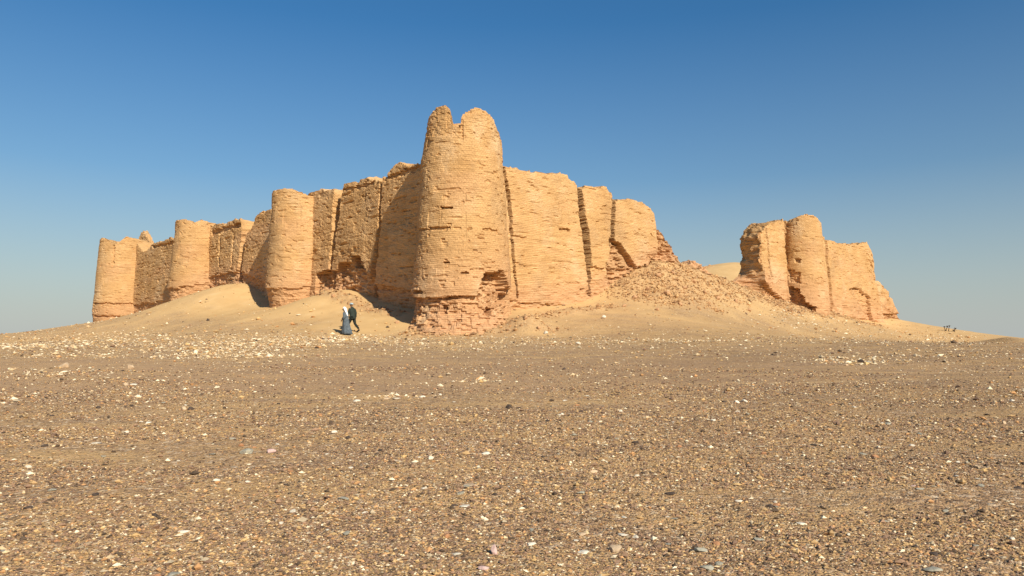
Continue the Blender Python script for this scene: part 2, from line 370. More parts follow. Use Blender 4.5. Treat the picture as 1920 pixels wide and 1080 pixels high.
# ------------------------------------------------------------------ masonry relief (metres inward)
HC = 0.13
def masonry(s, z, seed=0, rough=1.0):
    zz = z + .22 * vn(s * .10, z * 0 + 1.3, seed=seed) + .03 * vn(s * .9, z * .5, seed=seed + 1)
    c = np.floor(zz / HC); f = zz / HC - c
    rc = hsh(c, seed + 2)
    bi = np.floor(s / .34 + rc * 7.3)
    rb = h32(bi, c, c * 0, seed + 3)
    er = .5 + .5 * fbm(s * .35, z * .5, o=3, seed=seed + 4)
    strip = .5 + .5 * vn(s * .25, np.floor(zz / (HC * 1)) * .9, seed=seed + 5)
    pm = .015 + .13 * sst(er, .45, .8) * rough + .12 * sst(strip, .80, .95)
    d = .014 * (rc - .5) + (rb < pm) * (.05 + .09 * rb / np.maximum(pm, 1e-6) * rough) + .016 * (rb - .5) * 2 * rough
    d = d + .012 * rough * ((f < .22) | (f > .9))
    # repaired / weathered patches with stepped outlines
    pt = vn(np.floor(s / .34) * .16, np.floor(zz / HC) * .11, seed=seed + 9); d = d + .05 * sst(pt, .35, .42) - .03 * sst(-pt, .5, .55)
    d = d + .035 * rough * fbm(s * .8, z * 2.0, o=4, seed=seed + 6) + .10 * fbm(s * .22, z * .3, o=3, seed=seed + 7)
    # elongated washed-out joints
    j = vn(s * .9, zz / HC * .5, seed=seed + 8)
    d = d + .09 * rough * sst(j, .66, .82)
    return d
def crack_depth(px, py, line, wid, depth):
    L = np.array(line, float)
    cx = np.interp(py, L[:, 1], L[:, 0]) + 1.3 * fbm(py * .16, px * 0, o=3, seed=int(L[0, 0]))
    wd = wid if np.isscalar(wid) else np.interp(py, L[:, 1], wid)
    k = 1 - sst(np.abs(px - cx), wd * .72, wd * 1.0)
    k = k * (.8 + .35 * vn(px * .3, py * .45, seed=3))
    inside = (py > L[0, 1] - 3) & (py < L[-1, 1])
    return depth * k * inside
def in_poly(px, py, poly, jit=2.5, seed=1):
    x = px + jit * fbm(px * .12, py * .2, o=3, seed=seed); y = py + jit * .7 * fbm(px * .15, py * .3, o=3, seed=seed + 5)
    y = np.floor(y / 3.4) * 3.4
    r = np.zeros(px.shape, bool); n = len(poly)
    for i in range(n):
        x0, y0 = poly[i]; x1, y1 = poly[(i + 1) % n]
        if y0 == y1: continue
        c = ((y0 > y) != (y1 > y)) & (x < (x1 - x0) * (y - y0) / (y1 - y0) + x0)
        r ^= c
    return r
def feats(px, py, feat):
    d = np.zeros_like(px); extra = np.zeros_like(px)
    for f in feat or []:
        if f[0] == 'crack': d = np.maximum(d, crack_depth(px, py, f[1], f[2], f[3]))
        else:
            k = in_poly(px, py, f[1], seed=f[4] if len(f) > 4 else 3)
            d = np.maximum(d, f[2] * k); extra = np.maximum(extra, f[3] * k)
    return d, extra

def surf_index(ns, nb, nz):
    """lattice surface of a box without its bottom"""
    idx = -np.ones((ns, nb, nz), int)
    m = np.zeros((ns, nb, nz), bool); m[0] = m[-1] = True; m[:, 0] = m[:, -1] = True; m[:, :, -1] = True
    idx[m] = np.arange(m.sum()); I, B, Zc = np.nonzero(m)
    F_ = []
    def q(a, b, c, d, flip):
        f = np.stack([a, b, c, d], -1).reshape(-1, 4); F_.append(f[:, ::-1] if flip else f)
    for b, fl in ((0, False), (nb - 1, True)):
        g = idx[:, b]; q(g[:-1, :-1], g[1:, :-1], g[1:, 1:], g[:-1, 1:], fl)
    for a, fl in ((0, True), (ns - 1, False)):
        g = idx[a]; q(g[:-1, :-1], g[1:, :-1], g[1:, 1:], g[:-1, 1:], fl)
    g = idx[:, :, -1]; q(g[:-1, :-1], g[1:, :-1], g[1:, 1:], g[:-1, 1:], False)
    return I, B, Zc, np.concatenate(F_)

def build_wall(name, parent, side, top_px, feat=None, wth=2.6, seed=1, ds=.11, dz=.06, zbase=None, s_ext=(0, 0), end0=None, end1=None, label=None,
               rough=1.0, batter=.04, off0=0.0, pink=(0.6, 3.5), ragged=(.25, .25), face_rough=0):
    U, M = (UL, ML) if side == 'L' else (UR, MR)
    tp = np.array(top_px, float)
    ss, zz = onplane(tp[:, 0], tp[:, 1], U, M, off0)
    o = np.argsort(ss, kind='stable'); ss = ss[o]; zz = zz[o]
    s0, s1 = ss[0] - s_ext[0], ss[-1] + s_ext[1]
    mid = C1 + U * (s0 + s1) / 2
    ztop = zz.max(); nS = max(8, int((s1 - s0) / ds)); 
    sb = np.linspace(s0, s1, nS)
    gb = ground_z(C1[0] + U[0] * sb, C1[1] + U[1] * sb, False)
    zb = gb.min() - 1.6 if zbase is None else zbase
    nZ = int((ztop - zb) / dz); nB = 9
    I, B, Zc, Fq = surf_index(nS, nB, nZ)
    a = I / (nS - 1); b = B / (nB - 1); c = Zc / (nZ - 1)
    s = s0 + a * (s1 - s0)
    top = np.interp(s, ss, zz)
    # brick-stepped top edge
    tn = .16 * fbm(s * 1.2, b * wth * 1.2, o=3, seed=seed + 40) + .10 * fbm(s * 4, b * wth * 4, o=2, seed=seed + 41)
    top = np.floor((top + tn) / HC) * HC - .25 * b * vn(s * .6, b * 2, seed=seed + 43) - .1
    # courses stay level: rows are evenly spaced up to just below a smoothed top line, only the last ones follow the broken edge
    sg = np.linspace(s0, s1, 400); tg = np.interp(sg, ss, zz); kw = max(3, int(1.2 / (sg[1] - sg[0])))
    tm = np.array([tg[max(0, i - kw):i + kw + 1].min() for i in range(400)]) - .45
    ker = np.ones(2 * kw + 1) / (2 * kw + 1); tm = np.convolve(np.pad(tm, kw, mode='edge'), ker, 'valid'); tm = np.minimum(tm, np.interp(sg, ss, zz) - .4)
    Ts = np.interp(s, sg, tm); Ts = np.maximum(np.minimum(Ts, top - .2), zb + .3); c1 = .86
    z = np.where(c < c1, zb + c / c1 * (Ts - zb), Ts + (c - c1) / (1 - c1) * (top - Ts))
    # ends
    e0 = ragged[0] * fbm(z * .8, b * 2.2, o=4, seed=seed + 50) * 1.0 + .05 * np.sign(vn(z * 7.7, b * 9, seed=seed + 51))
    e1 = ragged[1] * fbm(z * .8, b * 2.2, o=4, seed=seed + 52) * 1.0 + .05 * np.sign(vn(z * 7.7, b * 9, seed=seed + 53))
    S0 = s0 + e0; S1 = s1 + e1
    if end0 is not None:
        eo, ei = np.array(end0[0], float), np.array(end0[1], float)
        so_, zo = onplane(eo[:, 0], eo[:, 1], U, M, off0); si_, zi = onplane(ei[:, 0], ei[:, 1], U, M, off0 + wth)
        oo = np.argsort(zo); oi = np.argsort(zi)
        S0 = (1 - b) * np.interp(z, zo[oo], so_[oo]) + b * np.interp(z, zi[oi], si_[oi]) + e0
    if end1 is not None:
        eo = np.array(end1, float); so_, zo = onplane(eo[:, 0], eo[:, 1], U, M, off0); oo = np.argsort(zo)
        S1 = np.interp(z, zo[oo], so_[oo]) + e1
    s = S0 + a * (S1 - S0)
    # face relief
    P0 = np.c_[C1[0] + U[0] * s + M[0] * off0, C1[1] + U[1] * s + M[1] * off0, z]
    px, py = project(P0)
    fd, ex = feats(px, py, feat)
    gz = ground_z(P0[:, 0], P0[:, 1], False)
    lowr = 1 - sst(z - gz, .4, 2.6)
    D0 = masonry(s, z, seed, rough) + fd + ex * (.28 * np.abs(fbm(s * .9, z * 1.6, o=4, seed=seed + 60)) + .10 * (h32(np.floor(s / .4), np.floor(z / HC), z * 0, seed + 61) > .6))
    D0 = D0 + lowr * (.18 * fbm(s * .7, z * 1.5, o=4, seed=seed + 62) + .06) + face_rough * (.3 * fbm(s * .8, z * 1.2, o=4, seed=seed + 63))
    D0 = D0 + .25 * np.exp(-np.maximum(top - z, 0) / .25) * np.abs(fbm(s * 1.5, z * 2, o=2, seed=seed + 64))
    D1 = .12 * fbm(s * .6, z * 1.2, o=4, seed=seed + 70)
    out_ = D0 - batter * (13 - z)
    off = off0 + (1 - b) * out_ + b * (wth - D1 + batter * (13 - z))
    V = np.c_[C1[0] + U[0] * s + M[0] * off, C1[1] + U[1] * s + M[1] * off, z]
    endm = ((I == 0) | (I == nS - 1)) & (B > 0)
    uv = np.c_[np.where(endm, off + 100, s + seed * 13.7), z]
    band = fbm(s * .12, z * .5, o=3, seed=90)
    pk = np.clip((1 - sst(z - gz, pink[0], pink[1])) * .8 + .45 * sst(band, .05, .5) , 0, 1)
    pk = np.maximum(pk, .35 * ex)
    loc = np.array([mid[0], mid[1], 0.0])
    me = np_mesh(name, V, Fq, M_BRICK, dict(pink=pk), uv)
    return link(name, me, parent, label=label)

def build_tower(name, parent, cx, Y, radii_px, top_px, feat=None, seed=1, da=None, dz=.06, zb=None, label=None, hollow=None, rough=.8, pink=(1, 4), ny=None, squash=1.0, skirt=None):
    """round tower: axis seen at pixel column cx at depth Y; radii_px = [(py, half width px)], top_px = silhouette"""
    c0 = at(cx, 500, Y); X0 = c0[0]
    rp = np.array(radii_px, float)
    zr = at(rp[:, 0] * 0 + cx, rp[:, 0], Y)[:, 2]; rr = rp[:, 1] * Y / F_PX
    o = np.argsort(zr); zr, rr = zr[o], rr[o]
    tp = np.array(top_px, float); T3 = at(tp[:, 0], tp[:, 1], Y - .9 * rr.min()); T3[:, 0] *= Y / (Y - .9 * rr.min()); o = np.argsort(T3[:, 0], kind='stable'); tx, tz = T3[o, 0], T3[o, 2]
    rmax = rr.max()
    da = da or .12
    nA = int(2 * math.pi * rmax / da); gz0 = float(ground_z(np.array([X0]), np.array([Y - rmax]), False)[0])
    zb = gz0 - 2.2 if zb is None else zb
    nZ = int((tz.max() - zb) / dz); nR = 22
    th = np.linspace(0, 2 * np.pi, nA, endpoint=False)
    vdir = np.arctan2(-X0, -Y)                 # toward the camera
    def topz(x, y, rho):
        t = np.interp(x, tx, tz)
        if hollow is not None:
            lo = at(cx, hollow, Y)[2]; t = lo + (t - lo) * sst(rho, .45, .72)
        t = t + .10 * fbm(x * 1.3, y * 1.3, o=3, seed=seed + 20) + .06 * fbm(x * 5, y * 5, o=2, seed=seed + 22)
        return np.floor(t / HC) * HC
    A, J = np.meshgrid(th, np.arange(nZ), indexing='ij')
    def rel(ang, z):
        r = np.interp(z, zr, rr)
        sarc = np.cos(ang * 1) * 0 + ang * rmax
        x = X0 + np.sin(ang) * r; y = Y + np.cos(ang) * r * squash
        px, py = project(np.stack([x, y, z], -1))
        front = sst(-(np.cos(ang)), -.25, -.05)        # camera-side half
        fd, ex = feats(px, py, feat)
        # relief sampled in closed coordinates so no seam shows
        d = masonry(sarc, z, seed, rough)
        d = d + front * (fd + ex * (.25 * np.abs(fbm(sarc * .9, z * 1.6, o=4, seed=seed + 30)) + .12 * (h32(np.floor(sarc / .4), np.floor(z / HC), z * 0, seed + 31) > .55)))
        return r - d, ex * front, x, y
    # ring of tops needs the undisplaced rim
    ztop0 = np.full(nA, 0.0)
    rim_r = np.interp(tz.mean(), zr, rr)
    xr = X0 + np.sin(th) * rim_r; yr = Y + np.cos(th) * rim_r * squash
    ztop = topz(xr, yr, 1.0)
    zc = ztop.min() - .25; J1 = int((nZ - 1) * (zc - zb) / (tz.max() - zb))
    Zg = np.where(J <= J1, zb + J / J1 * (zc - zb), zc + (J - J1) / (nZ - 1 - J1) * (ztop[:, None] - zc))
    Rg, ex, _, _ = rel(A, Zg)
    X = X0 + np.sin(A) * Rg; Yg = Y + np.cos(A) * Rg * squash
    V = [np.c_[X.ravel(), Yg.ravel(), Zg.ravel()]]
    I, Jj = np.meshgrid(np.arange(nA), np.arange(nZ - 1), indexing='ij'); I2 = (I + 1) % nA
    Fq = [np.stack([I * nZ + Jj, I * nZ + Jj + 1, I2 * nZ + Jj + 1, I2 * nZ + Jj], -1).reshape(-1, 4)]
    base = nA * nZ
    rho = np.linspace(1, 0, nR + 1)[1:-1]
    prev = np.arange(nA) * nZ + nZ - 1
    k = base
    for q in rho:
        rq = Rg[:, -1] * q; x = X0 + np.sin(th) * rq; y = Y + np.cos(th) * rq * squash
        z = topz(x, y, q); z = np.where(q > .93, np.minimum(z, ztop), z)
        V.append(np.c_[x, y, z]); cur = k + np.arange(nA); k += nA
        Fq.append(np.stack([prev, cur, np.roll(cur, -1), np.roll(prev, -1)], -1)); prev = cur
    V.append([[X0, Y, float(topz(np.array([X0]), np.array([Y]), 0.0)[0])]])
    Fq.append(np.stack([prev, np.full(nA, k), np.full(nA, k), np.roll(prev, -1)], -1))
    V = np.concatenate(V); Fq = np.concatenate(Fq)
    # angle-based uv (seam at the back, hidden inside the wall)
    ang = np.arctan2(V[:, 0] - X0, -(V[:, 1] - Y))
    uv = np.c_[ang * rmax + seed * 9.1, V[:, 2]]
    gz = ground_z(V[:, 0], V[:, 1], False)
    pk = np.clip((1 - sst(V[:, 2] - gz, pink[0], pink[1])) * .8 + .4 * sst(fbm(ang * .5, V[:, 2] * .5, o=3, seed=91), .05, .5), 0, 1)
    me = np_mesh(name, V, Fq, M_BRICK, dict(pink=pk), uv)
    return link(name, me, parent, label=label)

def empty(name, loc, label, cat, group=None):
    o = bpy.data.objects.new(name, None); COL.objects.link(o); o.location = loc; o.empty_display_size = .5
    o['label'] = label; o['category'] = cat
    if group: o['group'] = group
    return o
# ------------------------------------------------------------------ the fortress
fort = empty('fortress_ruin', (0, 0, 0), 'large ruined mud brick fortress with a tall horned corner tower, left of the gap', 'fortress')
# tall near corner tower
build_tower('corner_tower', fort, 866, 49.0,
    [(190, 65), (215, 67), (240, 70), (262, 72), (300, 77), (400, 84), (480, 89), (548, 94), (556, 92), (590, 95), (605, 104), (618, 116), (660, 130)],
    [(790, 246), (800, 232), (804, 212), (810, 202), (820, 197), (832, 195), (841, 197), (847, 203), (851, 214), (853, 237), (867, 239), (869, 232), (870, 219), (874, 214), (885, 207), (889, 203), (900, 200),
     (911, 201), (920, 206), (927, 215), (932, 232), (940, 246)],
    feat=[('poly', [(740, 553), (800, 555), (895, 553), (905, 520), (912, 508), (945, 506), (955, 535), (985, 560), (985, 680), (740, 680)], .28, 1.15, 5),
          ('poly', [(896, 552), (908, 520), (913, 509), (944, 509), (954, 530), (960, 562), (940, 575), (900, 562)], .75, 1.4, 6),
          ('poly', [(824, 570), (836, 572), (836, 586), (822, 590)], .7, .2, 7), ('poly', [(918, 574), (930, 576), (928, 590), (915, 588)], .8, .2, 8),
          ('poly', [(826, 385), (848, 385), (848, 391), (826, 391)], .4, 0, 9), ('poly', [(830, 489), (842, 489), (842, 493), (830, 493)], .3, 0, 9),
          ('poly', [(864, 508), (878, 508), (878, 511), (864, 511)], .3, 0, 9), ('poly', [(775, 543), (792, 543), (792, 549), (775, 549)], .4, 0, 9),
          ('crack', [(866, 236), (868, 262)], 2, .15), ('poly', [(780, 426), (845, 423), (845, 428), (780, 432)], .16, .1, 11),
          ('poly', [(905, 425), (935, 432), (935, 436), (905, 430)], .12, .1, 12),
          ('poly', [(770, 190), (960, 190), (960, 262), (800, 252)], .03, .28, 13)],
    seed=3, dz=.05, da=.10, hollow=238, pink=(1.5, 6.5), label='tallest tower, round and battered, with two horn-like stubs of parapet on top')
build_tower('round_tower', fort, 559, 49 + .924 * 18.3,
    [(350, 49), (400, 51), (480, 55), (530, 58), (545, 59), (555, 57), (575, 54), (600, 54)],
    [(500, 366), (510, 362), (520, 356), (545, 352), (560, 354), (575, 360), (590, 365), (620, 366)],
    feat=[('poly', [(490, 540), (600, 536), (600, 600), (490, 600)], .12, .45, 5)], seed=11, dz=.07, label='rounded tower next left of the tallest one, with a smooth face and a flaking foot')
build_tower('round_tower', fort, 372, 49 + 1.892 * 18.3,
    [(408, 42), (440, 44), (480, 47), (535, 52), (542, 53), (550, 51), (575, 49), (600, 49)],
    [(325, 422), (333, 418), (340, 412), (355, 410), (369, 412), (378, 420), (384, 417), (393, 411), (400, 414), (420, 418)],
    feat=[('poly', [(310, 540), (400, 530), (400, 600), (310, 600)], .15, .5, 5)], seed=17, dz=.08, da=.14, label='rounded tower above the crest of the sand dune')
build_tower('corner_tower', fort, 236, 49 + 3.0 * 18.3,
    [(440, 44), (470, 46), (520, 49), (570, 52), (590, 53), (604, 51), (620, 50)],
    [(185, 460), (193, 452), (200, 446), (213, 445), (226, 449), (233, 460), (240, 459), (247, 452), (258, 443), (285, 450)],
    feat=[('crack', [(213, 462), (211, 500)], 2, .3), ('poly', [(175, 565), (260, 565), (260, 568), (175, 568)], .25, .1, 5), ('poly', [(175, 590), (260, 588), (260, 591), (175, 593)], .25, .1, 6)],
    seed=23, dz=.09, da=.16, label='farthest left tower, at the end of the row above the bare slope')
# curtain walls, left face
build_wall('curtain_wall', fort, 'L',
    [(575, 362), (585, 357), (600, 353), (625, 350), (627, 368), (637, 370), (640, 350), (645, 342), (668, 335), (683, 326), (690, 334), (697, 334), (706, 333), (713, 338), (715, 348), (717, 332), (735, 306), (748, 300), (760, 305), (790, 304), (830, 300)],
    feat=[('crack', [(714, 330), (712, 430), (706, 500), (703, 565)], [2.2, 2.4, 4.5, 6], .9), ('crack', [(632, 350), (630, 400), (627, 440), (622, 500), (626, 560)], [6, 7, 4, 3, 3], 1.1),
          ('poly', [(596, 512), (612, 504), (632, 506), (640, 490), (660, 492), (662, 478), (678, 476), (688, 500), (700, 520), (702, 600), (596, 600)], .30, 1.5, 4),
          ('poly', [(664, 476), (676, 478), (677, 500), (664, 500)], .8, .3, 5), ('poly', [(600, 512), (618, 505), (618, 530), (602, 536)], .6, .6, 6), ('poly', [(634, 494), (650, 492), (652, 514), (636, 520)], .6, .6, 7),
          ('poly', [(703, 530), (790, 545), (790, 620), (703, 620)], .15, .7, 8), ('poly', [(640, 352), (700, 338), (700, 344), (640, 358)], .15, .4, 9), ('poly', [(720, 330), (790, 306), (790, 316), (720, 338)], .12, .5, 10)],
    seed=5, wth=2.8, s_ext=(0, 0), rough=1.35, label='tall shadowed wall between the tallest tower and its left neighbour, split by upright cracks')
build_wall('curtain_wall', fort, 'L',
    [(385, 422), (393, 418), (402, 420), (430, 412), (440, 408), (450, 408), (453, 424), (464, 430), (470, 420), (478, 400), (485, 394), (500, 391), (530, 388)],
    feat=[('crack', [(459, 425), (454, 470), (448, 528)], [5, 4, 4], 1.3), ('poly', [(385, 520), (450, 505), (500, 530), (500, 600), (385, 600)], .15, .8, 4), ('poly', [(395, 430), (450, 415), (450, 424), (395, 440)], .2, .6, 6),
          ('crack', [(411, 440), (411, 500)], 1.5, .25), ('crack', [(438, 440), (436, 500)], 1.5, .25)],
    seed=8, wth=2.8, rough=1.4, dz=.08, ds=.14, label='short wall behind the sand dune, broken by a dark cleft')
build_wall('curtain_wall', fort, 'L',
    [(240, 452), (256, 452), (262, 462), (268, 470), (276, 466), (284, 456), (300, 450), (312, 446), (328, 443), (350, 440)],
    feat=[('poly', [(250, 570), (330, 560), (330, 620), (250, 620)], .12, .8, 4), ('poly', [(285, 458), (328, 450), (328, 456), (285, 464)], .25, .4, 5)],
    seed=9, wth=2.8, rough=1.3, dz=.09, ds=.15, label='low shaded wall joining the two farthest left towers')
# pinnacle of the far cross wall behind the left corner
build_wall('cross_wall', fort, 'L', [(256, 462), (258, 444), (261, 434), (265, 431), (269, 436), (274, 444), (279, 453), (281, 466)], seed=29, wth=.9, off0=2.9, ragged=(.1, .1), dz=.09, ds=.15, rough=1.2,
    label='thin pointed remnant of wall standing behind the farthest left tower')
# right face
build_wall('curtain_wall', fort, 'R',
    [(900, 300), (940, 304), (955, 307), (985, 315), (1010, 318), (1030, 322), (1040, 320), (1052, 318), (1062, 322), (1075, 332), (1083, 343), (1085, 360), (1089, 360), (1090, 350), (1100, 346), (1118, 345), (1127, 347), (1131, 344), (1140, 345),
     (1145, 352), (1145, 361), (1150, 370), (1152, 380), (1154, 373), (1165, 370), (1185, 371), (1205, 375), (1218, 382), (1227, 397), (1229, 424), (1238, 427), (1246, 431), (1250, 440), (1258, 448), (1270, 466), (1284, 488), (1300, 502)],
    feat=[('crack', [(946, 308), (950, 340), (954, 380), (956, 440), (960, 500), (967, 560)], [2.4, 3.2, 3.2, 2.4, 1.5, 1.2], 1.2),
          ('crack', [(1087, 348), (1092, 400), (1096, 440), (1100, 480), (1102, 520), (1101, 555)], [4, 5.5, 6.5, 6.5, 4.5, 2], 2.4),
          ('crack', [(1153, 368), (1149, 400), (1147, 440), (1144, 470), (1138, 510), (1146, 545)], [3, 3.2, 3, 3.5, 2.5, 2], 1.8),
          ('poly', [(1140, 442), (1150, 448), (1162, 455), (1175, 480), (1195, 500), (1215, 494), (1232, 470), (1230, 420), (1310, 420), (1310, 620), (1146, 620), (1146, 545), (1138, 500), (1144, 470)], .40, 1.9, 4),
          ('crack', [(1146, 452), (1160, 456), (1172, 478), (1184, 492)], [3, 3, 3, 3], 1.6), ('poly', [(1104, 498), (1128, 502), (1138, 485), (1142, 475), (1150, 540), (1146, 620), (1103, 620)], .16, .4, 5),
          ('poly', [(940, 562), (1095, 575), (1140, 600), (1140, 640), (940, 640)], .10, .7, 6),
          ('poly', [(955, 438), (985, 445), (985, 448), (955, 441)], .15, 0, 7), ('poly', [(1050, 427), (1065, 428), (1065, 432), (1050, 431)], .25, 0, 8),
          ('poly', [(1084, 540), (1138, 546), (1138, 549), (1084, 543)], .2, 0, 9)],
    seed=6, wth=2.8, ds=.10, dz=.055, rough=.75, pink=(.6, 2.6), label='bright sunlit wall right of the tallest tower, split by two wide cracks and crumbling into rubble')

# ------------------------------------------------------------------ the detached stretch on the right
ruin = empty('wall_ruin', (0, 0, 0), 'smaller detached stretch of ruined wall with one round tower, right of the collapsed gap', 'ruined wall')
build_wall('curtain_wall', ruin, 'R',
    [(1376, 430), (1394, 420), (1404, 413), (1420, 408), (1430, 410), (1442, 407), (1450, 410), (1460, 407), (1470, 409), (1472, 416), (1490, 416)],
    feat=[('crack', [(1436, 410), (1440, 480), (1443, 520)], 1.3, .25), ('crack', [(1473, 412), (1474, 470), (1478, 500)], 2.5, .5), ('poly', [(1420, 520), (1436, 530), (1470, 566), (1420, 566)], .5, 1.0, 5),
          ('poly', [(1385, 400), (1424, 400), (1428, 520), (1385, 540)], .05, 1.0, 7)],
    end0=([(1421, 400), (1422, 440), (1425, 480), (1427, 505), (1434, 530), (1440, 550), (1450, 575)], [(1379, 400), (1380, 430), (1388, 450), (1394, 485), (1391, 505), (1383, 520), (1374, 530), (1365, 545)]),
    seed=12, wth=2.6, ds=.11, dz=.07, rough=.9, pink=(.5, 4.5), ragged=(.55, .1), label='square wall stub left of the round tower, its broken end showing ragged bricks')
build_tower('round_tower', ruin, 1505, 79.6,
    [(400, 33), (412, 34), (430, 35), (480, 38), (530, 42), (560, 45), (600, 46)],
    [(1450, 420), (1470, 416), (1480, 407), (1490, 403), (1500, 402), (1512, 404), (1520, 408), (1530, 413), (1537, 416), (1545, 425)],
    feat=[('poly', [(1480, 535), (1497, 540), (1510, 565), (1530, 574), (1530, 600), (1470, 600), (1476, 550)], .7, 1.0, 5), ('poly', [(1490, 486), (1502, 486), (1502, 491), (1490, 491)], .3, 0, 6),
          ('poly', [(1478, 505), (1500, 508), (1500, 530), (1480, 530)], .15, .7, 7)],
    seed=14, dz=.08, da=.13, pink=(1, 5), label='round tower of the detached stretch, its left foot undercut')
build_wall('curtain_wall', ruin, 'R',
    [(1525, 436), (1540, 440), (1550, 446), (1560, 450), (1572, 454), (1585, 453), (1598, 456), (1606, 454), (1612, 457), (1622, 453), (1632, 453), (1634, 460), (1638, 480), (1639, 500)],
    feat=[('crack', [(1549, 446), (1551, 500), (1556, 590)], 2.2, .6), ('poly', [(1589, 540), (1612, 540), (1616, 548), (1626, 552), (1628, 575), (1634, 600), (1620, 598), (1610, 570), (1592, 550)], .30, .7, 5), ('poly', [(1560, 590), (1640, 600), (1640, 640), (1560, 640)], .12, .7, 6)],
    end1=[(1633, 400), (1634, 455), (1638, 490), (1641, 530), (1648, 580), (1655, 615), (1660, 640)],
    seed=15, wth=2.6, ds=.13, dz=.08, rough=.9, pink=(.5, 4.5), ragged=(.1, .2), label='wall right of the round tower with a stepped patch of fallen facing')
build_wall('wall_stump', ruin, 'R',
    [(1622, 522), (1640, 524), (1650, 528), (1660, 542), (1670, 558), (1679, 578), (1690, 600), (1702, 618)], off0=.5,
    feat=[('poly', [(1640, 586), (1700, 586), (1705, 640), (1640, 640)], .3, 1.8, 6)], seed=16, wth=3.2, ds=.13, dz=.08, rough=1.3, pink=(.5, 4.5), ragged=(.1, .3), face_rough=.8,
    label='sloping crumbled stump at the far right end of the wall')

# small rubble knoll in the gap
def knoll():
    ruin2 = build_wall('collapsed_wall', None, 'R', [(1288, 515), (1294, 494), (1299, 488), (1308, 486), (1316, 491), (1324, 498), (1334, 505), (1342, 516)], off0=.6,
        feat=[('poly', [(1280, 480), (1350, 480), (1350, 560), (1280, 560)], .1, 1.0, 6)], seed=41, wth=2.6, ds=.12, dz=.07, rough=1.4, pink=(2, 5), ragged=(.3, .3), face_rough=1.0)
    ruin2['label'] = 'small knob of collapsed brick wall in the gap between the two ruins'; ruin2['category'] = 'ruined wall'
    r3 = build_wall('collapsed_wall', None, 'R', [(1310, 506), (1318, 497), (1330, 498), (1342, 497), (1352, 495), (1362, 494), (1367, 494), (1371, 499)], off0=20.0,
        feat=[('poly', [(1300, 480), (1380, 480), (1380, 560), (1280, 560)], .1, 1.0, 6)], seed=42, wth=2.0, ds=.15, dz=.09, rough=1.4, pink=(2, 5), ragged=(.3, .3), face_rough=1.0)
    r3['label'] = 'low dark ridge of old brick beside the yellow sand seen through the gap'; r3['category'] = 'ruined wall'
knoll()

# ------------------------------------------------------------------ stones
rng = np.random.default_rng(11)
ICO_V = None
def ico(sub):
    bm = bmesh.new(); bmesh.ops.create_icosphere(bm, subdivisions=sub, radius=1.0)
    v = np.array([x.co[:] for x in bm.verts]); f = np.array([[q.index for q in p.verts] for p in bm.faces]); bm.free(); return v, f
OCT_V = np.array([[1, 0, 0], [0, 1, 0], [-1, 0, 0], [0, -1, 0], [0, 0, 1], [0, 0, -1]], float)
OCT_F = np.array([[0, 1, 4], [1, 2, 4], [2, 3, 4], [3, 0, 4], [1, 0, 5], [2, 1, 5], [3, 2, 5], [0, 3, 5]])
ICV, ICF = ico(1)
def scatter_mesh(name, X, Y, size, cols, tmpl='oct', flat=(.3, .75), brick=False, sink=.25, zoff=0.0):
    tv, tf = (OCT_V, OCT_F) if tmpl == 'oct' else (ICV, ICF)
    n = len(X); k = len(tv)
    Z = ground_z(X, Y)
    P = tv[None] * (1 + .35 * (rng.random((n, k, 1)) - .5)) + .30 * (rng.random((n, k, 3)) - .5)
    el = 1 + .6 * (rng.random(n) - .3); fl = rng.uniform(*flat, n)
    S3 = np.stack([el, 1 / el, fl], -1)[:, None, :]
    P = P * S3
    # tilt then yaw
    ta = rng.normal(0, .18, n); ca, sa = np.cos(ta)[:, None], np.sin(ta)[:, None]
    x, y, z = P[..., 0], P[..., 1], P[..., 2]
    x, z = x * ca - z * sa, x * sa + z * ca
    ya = rng.uniform(0, 2 * np.pi, n); cy, sy = np.cos(ya)[:, None], np.sin(ya)[:, None]
    x, y = x * cy - y * sy, x * sy + y * cy
    s = size[:, None]
    V = np.stack([x * s + X[:, None], y * s + Y[:, None], z * s + (Z + size * fl * (1 - 2 * sink) + zoff)[:, None]], -1).reshape(-1, 3)
    Fq = (tf[None] + (np.arange(n) * k)[:, None, None]).reshape(-1, 3)
    C = np.repeat(cols, k, axis=0)
    me = np_mesh(name, V, Fq, M_STONE, dict(Col=C))
    return me
PAL = np.array([[.10, .07, .048], [.22, .14, .095], [.32, .20, .125], [.44, .29, .14], [.55, .37, .17], [.52, .29, .13], [.42, .34, .23], [.62, .47, .28], [.76, .66, .47]])
def colors(n, p):
    p = np.array(p, float); p /= p.sum(); i = rng.choice(len(PAL), n, p=p)
    return PAL[i] * np.array([1.03, 1.0, .95]) * (1 + .3 * (rng.random((n, 1)) - .5))
def wedge(n, r0, r1, power, ang=43):
    """points over a sector in front; power sets how fast density falls off with distance"""
    u = rng.random(n)
    if abs(power - 2) < 1e-6: r = r0 * (r1 / r0) ** u
    else:
        e = 2 - power; r = (r0 ** e + u * (r1 ** e - r0 ** e)) ** (1 / e)
    a = np.radians(rng.uniform(-ang, ang, n)); return np.sin(a) * r, np.cos(a) * r, r
